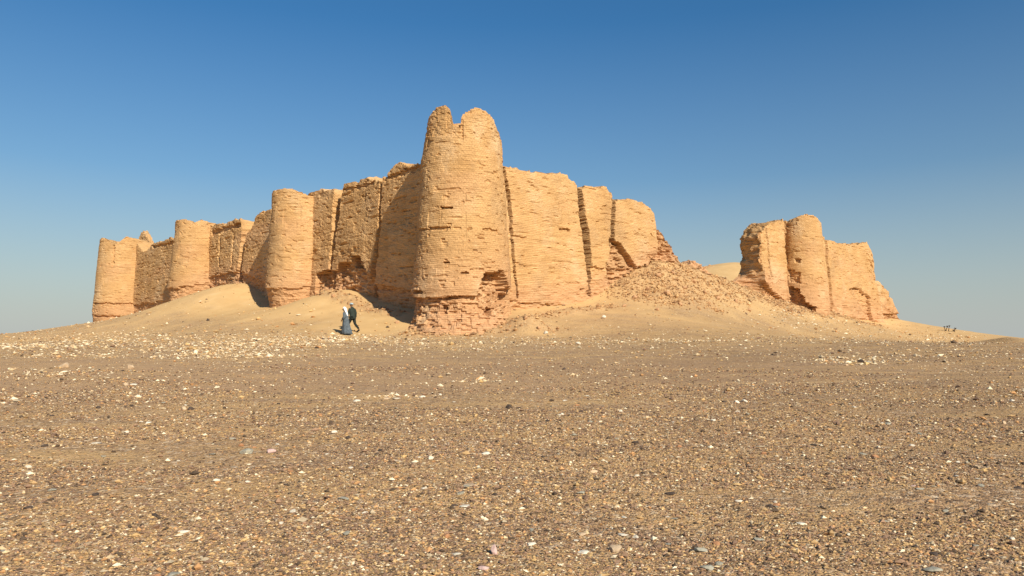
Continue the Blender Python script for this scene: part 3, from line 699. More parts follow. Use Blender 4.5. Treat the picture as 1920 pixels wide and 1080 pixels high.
# fine gravel over the foreground
n = 400000
X, Y, rr_ = wedge(n, 3.4, 21, 1.7)
dens = .55 + 1.9 * fbm(X * .28, Y * .95, o=5, seed=71); keep = rng.random(n) < np.clip(dens + .15 - .5 * sst(Y, 14.2 + .03 * X, 15.2 + .03 * X), .12, 1)
X, Y = X[keep], Y[keep]; n = len(X); rr_ = rr_[keep]
size = np.clip(rng.lognormal(math.log(.0066), .50, n), .0035, .04) * (.75 + rr_ * .04)
me = scatter_mesh('gravel', X, Y, size, colors(n, [15, 21, 20, 13, 8, 7, 6, 5, 5]))
link('gravel', me, label='brown and grey gravel covering the foreground plain', cat='gravel', kind='stuff')
# mid-distance pebbles
n = 42000
X, Y, rr_ = wedge(n, 15, 48, 1.2, 44)
keep = (rng.random(n) < np.clip(.5 + .8 * fbm(X * .12, Y * .2, o=4, seed=72), .1, 1))
X, Y, rr_ = X[keep], Y[keep], rr_[keep]; n = len(X)
size = np.clip(rng.lognormal(math.log(.016), .5, n), .007, .09) * (.6 + rr_ * .022)
me = scatter_mesh('pebbles', X, Y, size, colors(n, [6, 10, 12, 12, 10, 8, 10, 12, 18]))
link('pebbles', me, label='mixed pebbles spread over the middle ground and the vehicle track', cat='pebbles', kind='stuff')
# pale limestone litter in bands in front of the fort
def band(n, cpx, cpy, sx, sy):
    px = rng.normal(cpx, sx, n); py = rng.normal(cpy, sy, n)
    return px, py
def px_to_ground(px, py, it=22):
    """march each ray to the terrain"""
    d = rays(px, py); lo = np.full(len(px), 3.0); hi = np.full(len(px), 3.0); hit = np.zeros(len(px), bool)
    t = 3.0; prev = np.full(len(px), 3.0)
    res = np.full(len(px), np.nan)
    while t < 125:
        P = d * (t / d[:, 1:2]); zz = P[:, 2] + EYE
        g = ground_z(P[:, 0], P[:, 1], False)
        new = (~hit) & (zz < g)
        if new.any():
            a = prev[new].copy(); b_ = np.full(new.sum(), t)
            dn = d[new]
            for _ in range(10):
                m_ = (a + b_) / 2; Q = dn * (m_ / dn[:, 1])[:, None]; under = Q[:, 2] + EYE < ground_z(Q[:, 0], Q[:, 1], False)
                b_ = np.where(under, m_, b_); a = np.where(under, a, m_)
            res[new] = (a + b_) / 2; hit |= new
        prev[:] = t; t *= 1.02
    P = d * (np.nan_to_num(res, nan=0) / d[:, 1])[:, None]
    return P[:, 0], P[:, 1], hit
bands = [(1100, 60, 646, 80, 8), (1000, 200, 636, 70, 7), (2000, 480, 643, 95, 10), (1000, 410, 662, 70, 6), (1100, 620, 634, 80, 4), (700, 850, 645, 90, 8), (500, 1100, 640, 110, 6), (450, 1290, 646, 130, 8),
         (500, 1480, 590, 25, 8), (350, 1540, 605, 40, 8), (500, 1620, 625, 70, 8), (450, 1760, 635, 40, 6), (350, 1580, 676, 45, 4), (150, 1680, 672, 60, 5), (180, 110, 705, 70, 6), (90, 900, 714, 30, 2), (500, 1800, 655, 100, 8),
         (110, 730, 744, 45, 2), (250, 130, 668, 80, 3)]
PX = []; PY = []
for b_ in bands:
    a_, c_ = band(*b_); PX.append(a_); PY.append(c_)
PX = np.concatenate(PX); PY = np.concatenate(PY)
X, Y, hit = px_to_ground(PX, PY); ok = hit & (Y > 9) & (Y < 105); X, Y = X[ok], Y[ok]; n = len(X)
size = np.clip(rng.lognormal(math.log(.038), .5, n), .015, .15) * (.35 + Y / 70)
me = scatter_mesh('limestone_litter', X, Y, size, colors(n, [1, 2, 3, 6, 12, 6, 14, 36, 28]), tmpl='oct')
link('limestone_litter', me, label='bands of pale broken limestone littering the rise before the fortress', cat='rubble', kind='stuff')
# brick rubble on slopes
n = 9000; X = rng.uniform(-30, 50, n); Y = rng.uniform(42, 95, n); rm = rubble_mask(X, Y); keep = rng.random(n) < rm * .95
X1, Y1 = X[keep], Y[keep]
n = 190000; X = rng.uniform(-30, 50, n); Y = rng.uniform(42, 95, n); rm = rubble_mask(X, Y); keep = rng.random(n) < rm * .35
X = np.r_[X1, X[keep]]; Y = np.r_[Y1, Y[keep]]
n = 150000; X2 = rng.uniform(6, 36, n); Y2 = rng.uniform(52, 82, n); q2 = np.c_[X2, Y2] - C1
dn = rubble_mask(X2, Y2) * np.clip(.55 + .9 * fbm(X2 * .35, Y2 * .35, o=4, seed=77), .1, 1) * ((q2 @ MR) < 2.5); keep = rng.random(n) < dn * .42
X = np.r_[X, X2[keep]]; Y = np.r_[Y, Y2[keep]]; n = len(X)
size = np.clip(rng.lognormal(math.log(.052), .5, n), .025, .24)
PB = np.array([[.50, .29, .13], [.56, .34, .155], [.42, .235, .11], [.58, .37, .18], [.30, .17, .085]])
me = scatter_mesh('brick_rubble', X, Y, size, PB[rng.integers(0, 5, n)] * (1 + .2 * (rng.random((n, 1)) - .5)), tmpl='oct', flat=(.5, .9))
link('brick_rubble', me, label='crumbled mud brick rubble heaped at the feet of the walls', cat='rubble', kind='stuff')
# sparse clods on the sand aprons
n = 7500; X = rng.uniform(-60, 50, n); Y = rng.uniform(46, 100, n)
q = np.c_[X, Y] - C1; outside = ((q @ ML) < -.3) | ((q @ MR) < -.3); X, Y = X[outside], Y[outside]; n = len(X)
size = np.clip(rng.lognormal(math.log(.05), .55, n), .02, .2)
me = scatter_mesh('sand_clods', X, Y, size, colors(n, [2, 3, 5, 9, 12, 14, 5, 8, 12]))
link('sand_clods', me, label='scattered stones and clods lying on the blown sand slopes', cat='stones', kind='stuff')

# individual stones -------------------------------------------------
RV, RF = ico(2); RV3, RF3 = ico(3)
def rock_mesh(name, mat, dims, seed, angular=True, hi=False):
    r = np.random.default_rng(seed); V = (RV3 if hi else RV).copy(); Fc = RF3 if hi else RF
    # cut by random planes: faceted rock
    for _ in range(13):
        nrm = r.normal(size=3); nrm /= np.linalg.norm(nrm); dcut = r.uniform(.50, .85)
        dd = V @ nrm - dcut; V = V - np.maximum(dd, 0)[:, None] * nrm
    V = V + (.05 * fbm(V[:, 0] * 2 + seed, V[:, 1] * 2, V[:, 2] * 2, o=3, seed=seed % 97))[:, None] * V
    V = V / np.abs(V).max(0)
    V = V * np.array(dims) / 2
    me = np_mesh(name, V, Fc, RM[mat], smooth=False)
    return me
# (px, py of base, width px, height px, kind, yaw, label)
ROCKS = [
 (905, 1076, 24, 15, 'pink', 'pinkish pointed rock cut by the bottom edge of the picture'),
 (927, 1040, 14, 22, 'pink', 'upright dark-sided pinkish rock standing near the bottom centre'),
 (995, 1022, 22, 10, 'white', 'white pointed rock just right of the upright pinkish one'),
 (1157, 1033, 28, 22, 'tan', 'rounded tan cobble near the bottom, left of a split slab'),
 (1096, 1036, 24, 9, 'white', 'jagged white stone left of the rounded tan cobble'),
 (1318, 1034, 30, 13, 'grey', 'tilted grey slab beside a flat dark stone'),
 (1298, 1032, 24, 7, 'dark', 'flat dark stone touching the tilted grey slab'),
 (1331, 1073, 32, 18, 'grey', 'rough grey rock close to the bottom edge, right of centre'),
 (1757, 1078, 38, 16, 'grey', 'flat squared greenish grey slab at the bottom right edge'),
 (321, 1078, 26, 12, 'grey', 'smooth grey stone at the bottom edge on the left'),
 (342, 998, 22, 9, 'white', 'two-toned white stone low on the left, among fine gravel'),
 (404, 902, 14, 8, 'white', 'small squared white block on the left of the foreground'),
 (644, 938, 24, 9, 'grey', 'smooth dull grey stone left of the big white bone-shaped one'),
 (869, 951, 22, 9, 'white', 'bright bone-shaped white stone in the middle foreground'),
 (853, 948, 14, 5, 'dark', 'small flat dark stone touching the bone-shaped white one'),
 (795, 919, 12, 6, 'white', 'small domed white stone above left of the bone-shaped one'),
 (885, 912, 32, 7, 'tan', 'long flat cream flake right of the small domed white stone'),
 (911, 852, 21, 8, 'white', 'rectangular bright white stone in the upper foreground centre'),
 (807, 865, 12, 10, 'white', 'squat white stone left of the rectangular white one'),
 (783, 863, 10, 4, 'white', 'thin white flake left of the squat white stone'),
 (625, 813, 14, 7, 'white', 'white lump alone in the left centre of the gravel'),
 (505, 851, 21, 11, 'pink', 'pale lilac pink slab, the pinkest stone on the left'),
 (460, 853, 28, 16, 'grey', 'wedge-shaped pale grey slab left of the lilac one'),
 (528, 855, 18, 5, 'tan', 'thin cream flake just right of the lilac slab'),
 (343, 769, 13, 9, 'tan', 'squarish tan stone leaning on a dark one'),
 (355, 769, 15, 8, 'dark', 'dark brown stone against the squarish tan one'),
 (116, 694, 22, 11, 'tan', 'large tan boulder alone beside the track on the left'),
 (243, 696, 13, 9, 'tan', 'pale pointed stone by the track, right of the tan boulder'),
 (234, 728, 10, 6, 'tan', 'rounded pinkish tan stone at the near rim of the track'),
 (248, 727, 13, 4, 'white', 'flat white flake beside the rounded stone at the track rim'),
 (82, 838, 14, 8, 'dark', 'black stone on the far left of the gravel'),
 (178, 832, 20, 5, 'white', 'long white flake on the left gravel, right of the black stone'),
 (177, 823, 11, 4, 'white', 'small white chip just above the long white flake'),
 (236, 814, 10, 5, 'white', 'oval white pebble left of the dark brown stone group'),
 (263, 793, 10, 4, 'white', 'left one of a pair of white pebbles on the left gravel'),
 (276, 796, 9, 5, 'white', 'right one of a pair of white pebbles on the left gravel'),
 (954, 766, 11, 9, 'dark', 'rounded dark brown stone right of the row of pale slabs'),
 (972, 766, 11, 4, 'dark', 'flat dark chip right of the rounded dark stone'),
 (790, 746, 15, 6, 'white', 'pale slab at the right end of the small row by the track'),
 (745, 748, 18, 5, 'white', 'pale slab in the middle of the small row by the track'),
 (667, 752, 16, 5, 'white', 'pale slab at the left end of the small row by the track'),
 (724, 747, 16, 5, 'tan', 'buff slab second from the left in the small row by the track'),
 (1382, 754, 12, 7, 'white', 'left boulder of the round white pair right of centre'),
 (1398, 751, 12, 6, 'white', 'right boulder of the round white pair right of centre'),
 (1164, 772, 7, 6, 'white', 'white chip pointing up, right of centre behind the gravel'),
 (1385, 813, 9, 4, 'white', 'bright white pebble below the round white pair'),
 (1113, 886, 18, 10, 'tan', 'buff angular rock with a dark side in the right centre gravel'),
 (1193, 893, 11, 5, 'tan', 'yellowish flake right of the buff angular rock'),
 (1090, 926, 18, 8, 'grey', 'pale grey lump on a patch of sand, right of centre'),
 (1092, 1003, 16, 11, 'tan', 'ridged buff stone above the rounded tan cobble'),
 (1170, 1001, 24, 7, 'white', 'curled white flake above right of the rounded tan cobble'),
 (1254, 1017, 13, 6, 'grey', 'small pale grey chip above left of the tilted grey slab'),
 (1388, 941, 16, 6, 'white', 'white broken lump on the right foreground'),
 (1446, 954, 14, 8, 'dark', 'blackish angular stone right of the white broken lump'),
 (1458, 952, 16, 9, 'orange', 'orange red slab beside the blackish angular stone'),
 (1425, 1013, 20, 7, 'grey', 'flat pale grey stone on a strip of orange sand'),
 (1657, 979, 20, 7, 'grey', 'light green-grey slab on the right foreground'),
 (1506, 992, 22, 8, 'white', 'grey-topped white slab with a bright edge, right foreground'),
 (1776, 959, 11, 7, 'grey', 'squarish light stone with a dark left side, far right'),
 (1728, 922, 16, 6, 'grey', 'oval cream stone on the right, below a pink one'),
 (1714, 915, 12, 4, 'pink', 'small pink oval stone on the right'),
 (1900, 1012, 12, 8, 'white', 'yellowish white cobble near the right edge'),
 (1912, 916, 15, 7, 'dark', 'black stone near the right edge'),
 (1833, 1025, 14, 6, 'grey', 'triangular pale flake near the bottom right'),
 (1719, 1030, 9, 8, 'dark', 'small upright dark stone low on the right'),
 (1604, 763, 9, 6, 'white', 'white stone with a dark shadowed left, beyond the track on the right'),
 (1663, 751, 8, 4, 'grey', 'small grey chip beyond the track on the right'),
 (1810, 748, 9, 6, 'tan', 'tan cobble beyond the track on the far right'),
 (1900, 746, 11, 4, 'white', 'long white stone at the far right, level with the track'),
 (1884, 794, 8, 7, 'tan', 'upright pale chip near the right edge of the gravel'),
 (1691, 825, 18, 6, 'tan', 'pinkish tan slab on the upper right gravel'),
 (1668, 797, 12, 5, 'grey', 'bluish grey slab on the upper right gravel'),
 (1616, 677, 14, 8, 'dark', 'dark boulder on a low heap on the right middle ground'),
 (1629, 678, 11, 5, 'grey', 'grey boulder touching the dark one on the low heap'),
 (1588, 685, 8, 5, 'tan', 'buff stone at the left foot of the low heap'),
 (1449, 667, 5, 4, 'dark', 'lone dark stone on the rise right of centre'),
 (1058, 695, 8, 5, 'dark', 'reddish dark stone alone below the big corner tower'),
 (702, 643, 6, 3, 'dark', 'dark stone on the pale ground below the walkers'),
 (1085, 645, 11, 6, 'white', 'largest cream boulder of the clump right of the corner tower'),
 (1054, 643, 10, 6, 'tan', 'cream boulder at the left of the clump right of the corner tower'),
 (1133, 597, 9, 7, 'white', 'white block on the sand below the cracked sunlit wall'),
 (1023, 626, 9, 6, 'white', 'white block at the right foot of the corner tower'),
 (527, 671, 7, 7, 'tan', 'upright pale stone at the right end of the white litter'),
 (502, 669, 8, 5, 'white', 'white stone left of the upright pale one in the litter'),
 (389, 602, 7, 5, 'dark', 'dark clod on the sand dune slope'),
 (640, 782, 7, 3, 'grey', 'grey blue pebble left centre of the gravel'),
 (1487, 737, 18, 2.5, 'dark', 'thin dark slat lying flat on the track'),
 (1260, 1040, 0, 0, 'x', ''),
]
ROCKS = [r for r in ROCKS if r[4] != 'x']
rx, ry, rh = px_to_ground(np.array([r[0] for r in ROCKS], float), np.array([r[1] for r in ROCKS], float))
sd = 100
for r_, x, y, hh in zip(ROCKS, rx, ry, rh):
    if not hh: continue
    dpt = y; wdt = r_[2] * dpt / F_PX; hgt = r_[3] * dpt / F_PX
    # the picture height includes the foreshortened top face
    dep = wdt * random.uniform(.7, 1.0); slope = (EYE + .0467 * dpt - .0467 * dpt) / max(dpt, 1)
    hz = max(hgt * .92 - dep * max(0, (1.6 - .0467 * dpt)) / dpt, hgt * .45)
    name = {'white': 'white_stone', 'grey': 'grey_stone', 'dark': 'dark_stone', 'pink': 'pink_stone', 'tan': 'tan_stone', 'orange': 'orange_slab'}[r_[4]]
    sd += 1
    me = rock_mesh(name, r_[4], (wdt, dep, hz * 1.35), sd, hi=r_[1] > 900)
    z = float(ground_z(np.array([x]), np.array([y + dep * .4]))[0])
    o = link(name, me, label=r_[5], cat='stone', loc=(x, y + dep * .4, z + hz * .33))
    o.rotation_euler = (random.uniform(-.1, .1), random.uniform(-.08, .08), random.uniform(-.25, .25))
# fallen lumps of masonry on the collapsed slope
FB = [(1236, 520, 12, 8), (1262, 512, 10, 7), (1215, 545, 11, 7), (1250, 556, 14, 8), (1284, 540, 9, 6), (1301, 528, 11, 7), (1322, 552, 9, 6), (1190, 560, 12, 7), (1275, 572, 10, 6), (1345, 560, 10, 6), (1232, 582, 9, 5), (1380, 566, 9, 6), (1170, 576, 8, 5), (1405, 583, 8, 5), (985, 600, 10, 6), (1010, 616, 8, 5), (745, 606, 8, 5), (690, 578, 8, 5), (625, 556, 9, 5)]
fx, fy, fh = px_to_ground(np.array([b[0] for b in FB], float), np.array([b[1] for b in FB], float))
for i_, (b_, x, y, hh) in enumerate(zip(FB, fx, fy, fh)):
    if not hh: continue
    wd, hg = b_[2] * y / F_PX, b_[3] * y / F_PX
    me = rock_mesh('fallen_masonry', 'brick', (wd, wd * .8, hg * 1.5), 700 + i_)
    o = link('fallen_masonry', me, label='rough lump of fallen mud brick masonry lying on the debris below the walls', cat='masonry block', group='lumps of masonry fallen below the walls', loc=(x, y, float(ground_z(np.array([x]), np.array([y]))[0]) + hg * .3))
    o.rotation_euler = (random.uniform(-.4, .4), random.uniform(-.4, .4), random.uniform(0, 6))
# further loose stones, one of a kind from the next: grouped
protos = {k: [rock_mesh(nm, k, (1, .8, fl), 500 + i * 7 + j) for i, fl in enumerate((.35, .5, .62))] for j, (k, nm) in enumerate([('white', 'white_stone'), ('dark', 'dark_stone'), ('orange', 'orange_stone'), ('grey', 'grey_stone')])}
GL = {'white': ('small white stone scattered loose on the brown gravel plain', 'white stones strewn over the gravel'), 'dark': ('small dark flake of stone lying loose on the brown gravel plain', 'dark flakes strewn over the gravel'),
      'orange': ('small rusty orange flake lying loose on the brown gravel plain', 'orange flakes strewn over the gravel'), 'grey': ('small dull grey stone lying loose on the brown gravel plain', 'grey stones strewn over the gravel')}
cnt = {'white': 95, 'dark': 50, 'orange': 35, 'grey': 35}
for k, c in cnt.items():
    X, Y, r0 = wedge(c, 4.8, 15, 1.6, 35)
    Z = ground_z(X, Y)
    for x, y, z in zip(X, Y, Z):
        me = random.choice(protos[k]); s_ = random.uniform(.022, .055) * (1 + y * .04) * (1.15 if k != 'white' else .9)
        o = link({'white': 'white_stone', 'dark': 'dark_stone', 'orange': 'orange_stone', 'grey': 'grey_stone'}[k], me, label=GL[k][0], cat='stone', group=GL[k][1], loc=(x, y, z + s_ * .08))
        o.scale = (s_ * random.uniform(.8, 1.3), s_, s_ * random.uniform(.7, 1.1)); o.rotation_euler = (random.uniform(-.15, .15), random.uniform(-.15, .15), random.uniform(0, 6.28))

# ------------------------------------------------------------------ dry plants on the right skyline
M_TWIG = plain('dry_stem', (.07, .05, .035))
def tube(bm, pts, rad, seg=7):
    rings = []
    for i, p in enumerate(pts):
        p = Vector(p); d = (Vector(pts[min(i + 1, len(pts) - 1)]) - Vector(pts[max(i - 1, 0)])).normalized()
        a = d.orthogonal().normalized(); b = d.cross(a); r = rad[i] if hasattr(rad, '__len__') else rad
        rings.append([bm.verts.new(p + a * r * math.cos(2 * math.pi * k / seg) + b * r * math.sin(2 * math.pi * k / seg)) for k in range(seg)])
    for r0, r1 in zip(rings, rings[1:]):
        for k in range(seg): bm.faces.new((r0[k], r0[(k + 1) % seg], r1[(k + 1) % seg], r1[k]))
    bm.faces.new(rings[0][::-1]); bm.faces.new(rings[-1])
def bmobj(name, bm, mat, parent=None, smooth=True, **kw):
    me = bpy.data.meshes.new(name); bmesh.ops.recalc_face_normals(bm, faces=bm.faces); bm.to_mesh(me); bm.free(); me.materials.append(mat)
    for p in me.polygons: p.use_smooth = smooth
    return link(name, me, parent, **kw)
def plant(px, stems, label):
    Y0 = 93.0; P = at(px, 617, Y0); z0 = float(ground_z(np.array([P[0]]), np.array([Y0]))[0])
    r = empty('dry_shrub', (P[0], Y0, z0), label, 'shrub')
    k = Y0 / F_PX
    for (bx, tx_, ty_) in stems:
        bm = bmesh.new(); x0 = (bx - px) * k; x1 = (tx_ - px) * k; h = (617 - ty_) * k
        dy = random.uniform(-.15, .15)
        tube(bm, [(x0, 0, -.15), ((x0 * .6 + x1 * .4), dy * .3, h * .4), (x1, dy, h)], [.05, .045, .035])
        bmobj('stem', bm, M_TWIG, r)
        bm = bmesh.new()
        for q in range(11):
            a = random.uniform(0, 6.28); e = random.uniform(.1, 1.2); L_ = random.uniform(.10, .2)
            tube(bm, [(x1, dy, h - .03), (x1 + math.cos(a) * math.cos(e) * L_, dy + math.sin(a) * math.cos(e) * L_, h + math.sin(e) * L_)], [.045, .015], 5)
        bmobj('leaf_tuft', bm, M_TWIG, r)
plant(1775, [(1773, 1770, 609), (1773, 1776, 608.5), (1778, 1781, 607.5)], 'dry shrub with three tufted stems on the right skyline')
plant(1790, [(1789, 1791, 611.5), (1790, 1787, 615)], 'smaller dry shrub with short stems, right of the three-stemmed one')

# ------------------------------------------------------------------ the two walkers
SKIN = plain('skin', (.16, .085, .05), .6, .08); ROBE = plain('grey_cloth', (.095, .115, .13), .95, .3); SCARF = plain('white_cloth', (.82, .82, .80), .95, .05)
JACKET = plain('dark_jacket', (.030, .040, .033), .9); TROUS = plain('dark_trousers', (.022, .024, .02), .9); CAPM = plain('cap_cloth', (.33, .42, .46), .9); SHOE = plain('dark_shoe', (.02, .017, .015), .6)
def skin_obj(name, nodes, edges, mat, parent, root=0, sub=2, label=None):
    """nodes: [(x,y,z,r) or (x,y,z,rx,ry)]"""
    me = bpy.data.meshes.new(name); me.from_pydata([n_[:3] for n_ in nodes], edges, []); o = bpy.data.objects.new(name, me); COL.objects.link(o)
    m = o.modifiers.new('skin', 'SKIN'); m.use_smooth_shade = True; m.branch_smoothing = .6
    for i, n_ in enumerate(nodes):
        sv = me.skin_vertices[0].data[i]; sv.radius = (n_[3], n_[4] if len(n_) > 4 else n_[3]); sv.use_root = (i == root)
    s = o.modifiers.new('sub', 'SUBSURF'); s.levels = sub; s.render_levels = sub
    dg = bpy.context.evaluated_depsgraph_get(); dg.update()
    m2 = bpy.data.meshes.new_from_object(o.evaluated_get(dg)); bpy.data.objects.remove(o)
    m2.name = name; m2.materials.clear(); m2.materials.append(mat)
    for p in m2.polygons: p.use_smooth = True
    return link(name, m2, parent, label=label)
def person(px, py, Y0, yaw, label, H, pose):
    """local frame: +Y is the walking direction, +X the person's right, z up; unit height scaled by H/1.75"""
    P = at(px, py, Y0); z0 = float(ground_z(np.array([P[0]]), np.array([Y0]))[0])
    r = empty('person', (P[0], Y0, z0), label, 'person'); r.rotation_euler = (0, 0, yaw); k = H / 1.75; r.scale = (k, k, k)
    N_ = []; E = []
    def nd(x, y, z, *rad): N_.append((x, y, z, *rad)); return len(N_) - 1
    def ed(*ids):
        for a, b in zip(ids, ids[1:]): E.append((a, b))
    ln = pose['lean']; hd = pose['head']
    def L(z): return ln * (z - .95)       # forward lean above the hip
    pel = nd(0, 0, .95, .145, .11); wst = nd(0, L(1.12), 1.12, .125, .095); chs = nd(0, L(1.32), 1.32, .15, .105); sh = nd(0, L(1.44), 1.44, .12, .08); nk = nd(0, L(1.51) + .01, 1.51, .052)
    jaw = nd(0, L(1.56) + .04 + hd, 1.565, .062, .072); hdm = nd(0, L(1.64) + .03 + hd, 1.64, .076, .094); crn = nd(0, L(1.71) + .015 + hd, 1.705, .06, .07)
    ed(pel, wst, chs, sh, nk, jaw, hdm, crn)
    nose = nd(0, L(1.63) + .125 + hd, 1.625, .013); nt_ = nd(0, L(1.62) + .145 + hd, 1.615, .010); ed(hdm, nose, nt_)
    for sx in (-1, 1):
        e_ = nd(sx * .078, L(1.63) + .01 + hd, 1.63, .012); e2 = nd(sx * .092, L(1.63) + .0 + hd, 1.635, .012, .02); ed(hdm, e_, e2)
    hands = []
    for sx, (el, wr) in zip((-1, 1), pose['arms']):
        s_ = nd(sx * .175, L(1.42), 1.42, .062); e_ = nd(sx * el[0], el[1], el[2], .043); w_ = nd(sx * wr[0], wr[1], wr[2], .029)
        ed(sh, s_, e_, w_)
        v = (Vector((sx * wr[0], wr[1], wr[2])) - Vector((sx * el[0], el[1], el[2]))).normalized()
        pc = Vector((sx * wr[0], wr[1], wr[2])) + v * .075; pm = nd(*pc, .022, .04); ed(w_, pm)
        side = Vector((0, 1, 0)); side = (side - v * side.dot(v)).normalized(); inn = Vector((-sx, 0, 0))
        for q, (off, ln_) in enumerate(((.032, .075), (.011, .085), (-.011, .08), (-.031, .062))):
            b0 = pc + side * off + v * .025; b1 = b0 + v * ln_ * .55 + inn * .008; b2 = b1 + v * ln_ * .35 + inn * .022
            ed(pm, nd(*b0, .010), nd(*b1, .009), nd(*b2, .0075))
        t0 = pc + side * .04 - v * .03; t1 = t0 + side * .022 + v * .035 + inn * .012; t2 = t1 + v * .03 + inn * .008
        ed(pm, nd(*t0, .013), nd(*t1, .011), nd(*t2, .009))
    feet = []
    for sx, (kn, an, fp) in zip((-1, 1), pose['legs']):
        hp = nd(sx * .09, 0, .90, .095); th_ = nd(sx * .095, kn[0] * .5, (.90 + kn[1]) / 2, .085); k_ = nd(sx * .09, kn[0], kn[1], .058); cf = nd(sx * .09, (kn[0] * .6 + an[0] * .4) - .01, kn[1] * .6 + an[1] * .4, .056); a_ = nd(sx * .09, an[0], an[1], .038)
        v = Vector((0, math.cos(fp), -math.sin(fp)))
        c = Vector((sx * .09, an[0], an[1])); heel = c + Vector((0, -.03, -.045)); b1 = heel + v * .10 + Vector((0, 0, .01)); b2 = heel + v * .22
        ed(pel, hp, th_, k_, cf, a_); i1 = nd(*b1, .04, .03); i2 = nd(*b2, .038, .022); ed(a_, i1, i2); feet.append((heel, b1, b2))
    skin_obj('body', N_, E, SKIN, r)
    return r, L, pose, feet, hd
def loft(name, rings, mat, parent, seg=36, label=None, fold=0.0, close_top=True):
    bm = bmesh.new(); R_ = []
    for (cx, cy, cz, rx_, ry_, fa) in rings:
        ring = []
        for q in range(seg):
            a = 2 * math.pi * q / seg; f = 1 + fa * (math.sin(a * 7 + cz * 1.3) * .6 + math.sin(a * 11 + 1) * .4)
            ring.append(bm.verts.new((cx + math.cos(a) * rx_ * f, cy + math.sin(a) * ry_ * f, cz)))
        R_.append(ring)
    for r0, r1 in zip(R_, R_[1:]):
        for q in range(seg): bm.faces.new((r0[q], r0[(q + 1) % seg], r1[(q + 1) % seg], r1[q]))
    bm.faces.new(R_[-1]); bm.faces.new(R_[0][::-1])
    return bmobj(name, bm, mat, parent, label=label)
def sleeve(name, pts, rad, mat, parent):
    bm = bmesh.new(); tube(bm, pts, rad, 14); return bmobj(name, bm, mat, parent)
def walkers():
    YP = 45.6
    # robed figure, walking to the left
    yaw = math.pi / 2 - .15
    pose = dict(lean=.16, head=.02, arms=[((.23, .02, 1.16), (.21, .16, .98)), ((.23, -.02, 1.16), (.20, .12, .98))], legs=[((.16, .50), (.12, .09), 0.0), ((-.03, .50), (-.22, .12), .3)])
    r, L, pz, ft, hd = person(648.5, 628, YP, yaw, 'person in a long grey robe and white headscarf walking left along the pale stones', 1.66, pose)
    loft('robe', [(0, -.09, .03, .24, .36, .10), (0, -.06, .18, .23, .33, .10), (0, -.03, .45, .215, .28, .08), (0, 0, .75, .20, .225, .05), (0, .02, .98, .195, .20, .02), (0, L(1.15), 1.15, .18, .165, .015), (0, L(1.30), 1.30, .19, .155, .01),
                  (0, L(1.42), 1.42, .175, .12, .0), (0, L(1.48), 1.48, .10, .085, 0), (0, L(1.51), 1.51, .06, .06, 0)], ROBE, r)
    for sx, (el, wr) in zip((-1, 1), pose['arms']):
        sleeve('sleeve', [(sx * .13, L(1.42), 1.42), (sx * .185, L(1.40), 1.40), (sx * el[0], el[1], el[2]), (sx * (wr[0] * .9 + el[0] * .1), wr[1] * .9 + el[1] * .1, wr[2] * .9 + el[2] * .1)], [.07, .085, .08, .085], ROBE, r)
    # scarf: hood and tail down the back
    y = L(1.64) + hd
    bm = bmesh.new()
    path = [(y + .065, 1.70, .05, .03), (y + .05, 1.735, .088, .06), (y + .01, 1.735, .104, .085), (y - .035, 1.69, .110, .10), (y - .075, 1.61, .112, .095), (y - .12, 1.50, .12, .07), (y - .175, 1.40, .125, .05), (y - .215, 1.28, .10, .035), (y - .23, 1.16, .06, .022), (y - .235, 1.10, .03, .012)]
    rg = []
    for i, (py_, pz_, wx, th_) in enumerate(path):
        p0 = path[max(i - 1, 0)]; p1 = path[min(i + 1, len(path) - 1)]; d = Vector((0, p1[0] - p0[0], p1[1] - p0[1])).normalized(); nn = Vector((0, -d.z, d.y))
        rg.append([bm.verts.new(Vector((math.cos(a) * wx, py_, pz_)) + nn * math.sin(a) * th_) for a in [2 * math.pi * q / 20 for q in range(20)]])
    for a_, b_ in zip(rg, rg[1:]):
        for q in range(20): bm.faces.new((a_[q], a_[(q + 1) % 20], b_[(q + 1) % 20], b_[q]))
    bm.faces.new(rg[0]); bm.faces.new(rg[-1])
    bmobj('headscarf', bm, SCARF, r)
    for h, b1, b2 in ft:
        bm = bmesh.new(); tube(bm, [h + Vector((0, -.02, .01)), h + Vector((0, .03, .0)), b1, b2 + Vector((0, .03, 0))], [.035, .045, .05, .03], 12); bmobj('shoe', bm, SHOE, r)
    # man in jacket, stride, seen from behind left
    yaw = math.pi / 2 - .55
    pose = dict(lean=.10, head=.02, arms=[((.24, .10, 1.17), (.22, .20, .95)), ((.225, -.05, 1.16), (.225, -.04, .90))], legs=[((.22, .52), (.24, .10), -.05), ((-.12, .50), (-.44, .16), .55)])
    r, L, pz, ft, hd = person(660.5, 628.5, YP + .9, yaw, 'person in a dark jacket, dark trousers and pale cap striding beside the robed walker', 1.80, pose)
    loft('jacket', [(0, -.01, .80, .205, .165, .01), (0, -.01, .82, .21, .17, .01), (0, .0, .95, .20, .165, .01), (0, L(1.12), 1.12, .195, .15, .01), (0, L(1.30), 1.30, .225, .155, 0), (0, L(1.40), 1.40, .225, .13, 0), (0, L(1.46), 1.46, .16, .10, 0),
                    (0, L(1.50), 1.50, .085, .08, 0), (0, L(1.53), 1.53, .068, .07, 0)], JACKET, r)
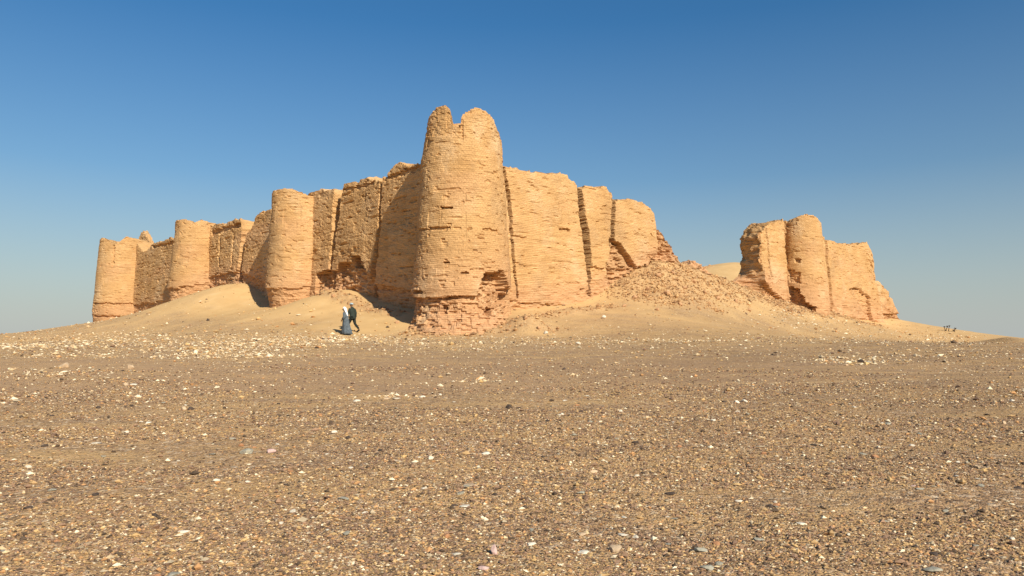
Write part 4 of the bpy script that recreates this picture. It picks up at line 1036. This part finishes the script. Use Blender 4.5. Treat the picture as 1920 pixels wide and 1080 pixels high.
    for sx, (el, wr) in zip((-1, 1), pose['arms']):
        sleeve('jacket_sleeve', [(sx * .13, L(1.41), 1.41), (sx * .2, L(1.39), 1.39), (sx * el[0], el[1], el[2]), (sx * (wr[0] * .92 + el[0] * .08), wr[1] * .92 + el[1] * .08, wr[2] * .92 + el[2] * .08)], [.07, .082, .066, .052], JACKET, r)
    bm = bmesh.new()
    tn = []; te = []
    def nd(*v): tn.append(v); return len(tn) - 1
    p_ = nd(0, 0, .94, .165, .13)
    for sx, (kn, an, fp) in zip((-1, 1), pose['legs']):
        a_ = nd(sx * .095, .0, .86, .115); b_ = nd(sx * .098, kn[0] * .5, (.88 + kn[1]) / 2, .105); c_ = nd(sx * .09, kn[0], kn[1], .08); d_ = nd(sx * .09, an[0] - .01, an[1] + .02, .065)
        te += [(p_, a_), (a_, b_), (b_, c_), (c_, d_)]
    bm.free(); skin_obj('trousers', tn, te, TROUS, r)
    y = L(1.66) + hd
    bm = bmesh.new()
    rg = []
    for (z_, s_) in ((1.672, 1.0), (1.70, 1.06), (1.735, .98), (1.76, .72), (1.772, .3)):
        rg.append([bm.verts.new((math.cos(a) * .098 * s_, y + .01 + math.sin(a) * .118 * s_, z_)) for a in [2 * math.pi * q / 20 for q in range(20)]])
    for a_, b_ in zip(rg, rg[1:]):
        for q in range(20): bm.faces.new((a_[q], a_[(q + 1) % 20], b_[(q + 1) % 20], b_[q]))
    bm.faces.new(rg[0]); bm.faces.new(rg[-1])
    cp = bmobj('cap', bm, CAPM, r)
    bm = bmesh.new(); top_ = []; bot = []
    for q in range(13):
        a = math.pi * q / 12; top_.append(bm.verts.new((math.cos(a) * .085, y + .08 + math.sin(a) * .10, 1.683))); bot.append(bm.verts.new((math.cos(a) * .085, y + .08 + math.sin(a) * .10, 1.672)))
    bm.faces.new(top_); bm.faces.new(bot[::-1])
    for q in range(13): bm.faces.new((top_[q], top_[(q + 1) % 13], bot[(q + 1) % 13], bot[q]))
    bmobj('peak', bm, CAPM, cp, smooth=False)
    for h, b1, b2 in ft:
        bm = bmesh.new(); tube(bm, [h + Vector((0, -.02, .01)), h + Vector((0, .03, .0)), b1, b2 + Vector((0, .03, 0))], [.035, .048, .052, .03], 12); bmobj('shoe', bm, SHOE, r)
walkers()
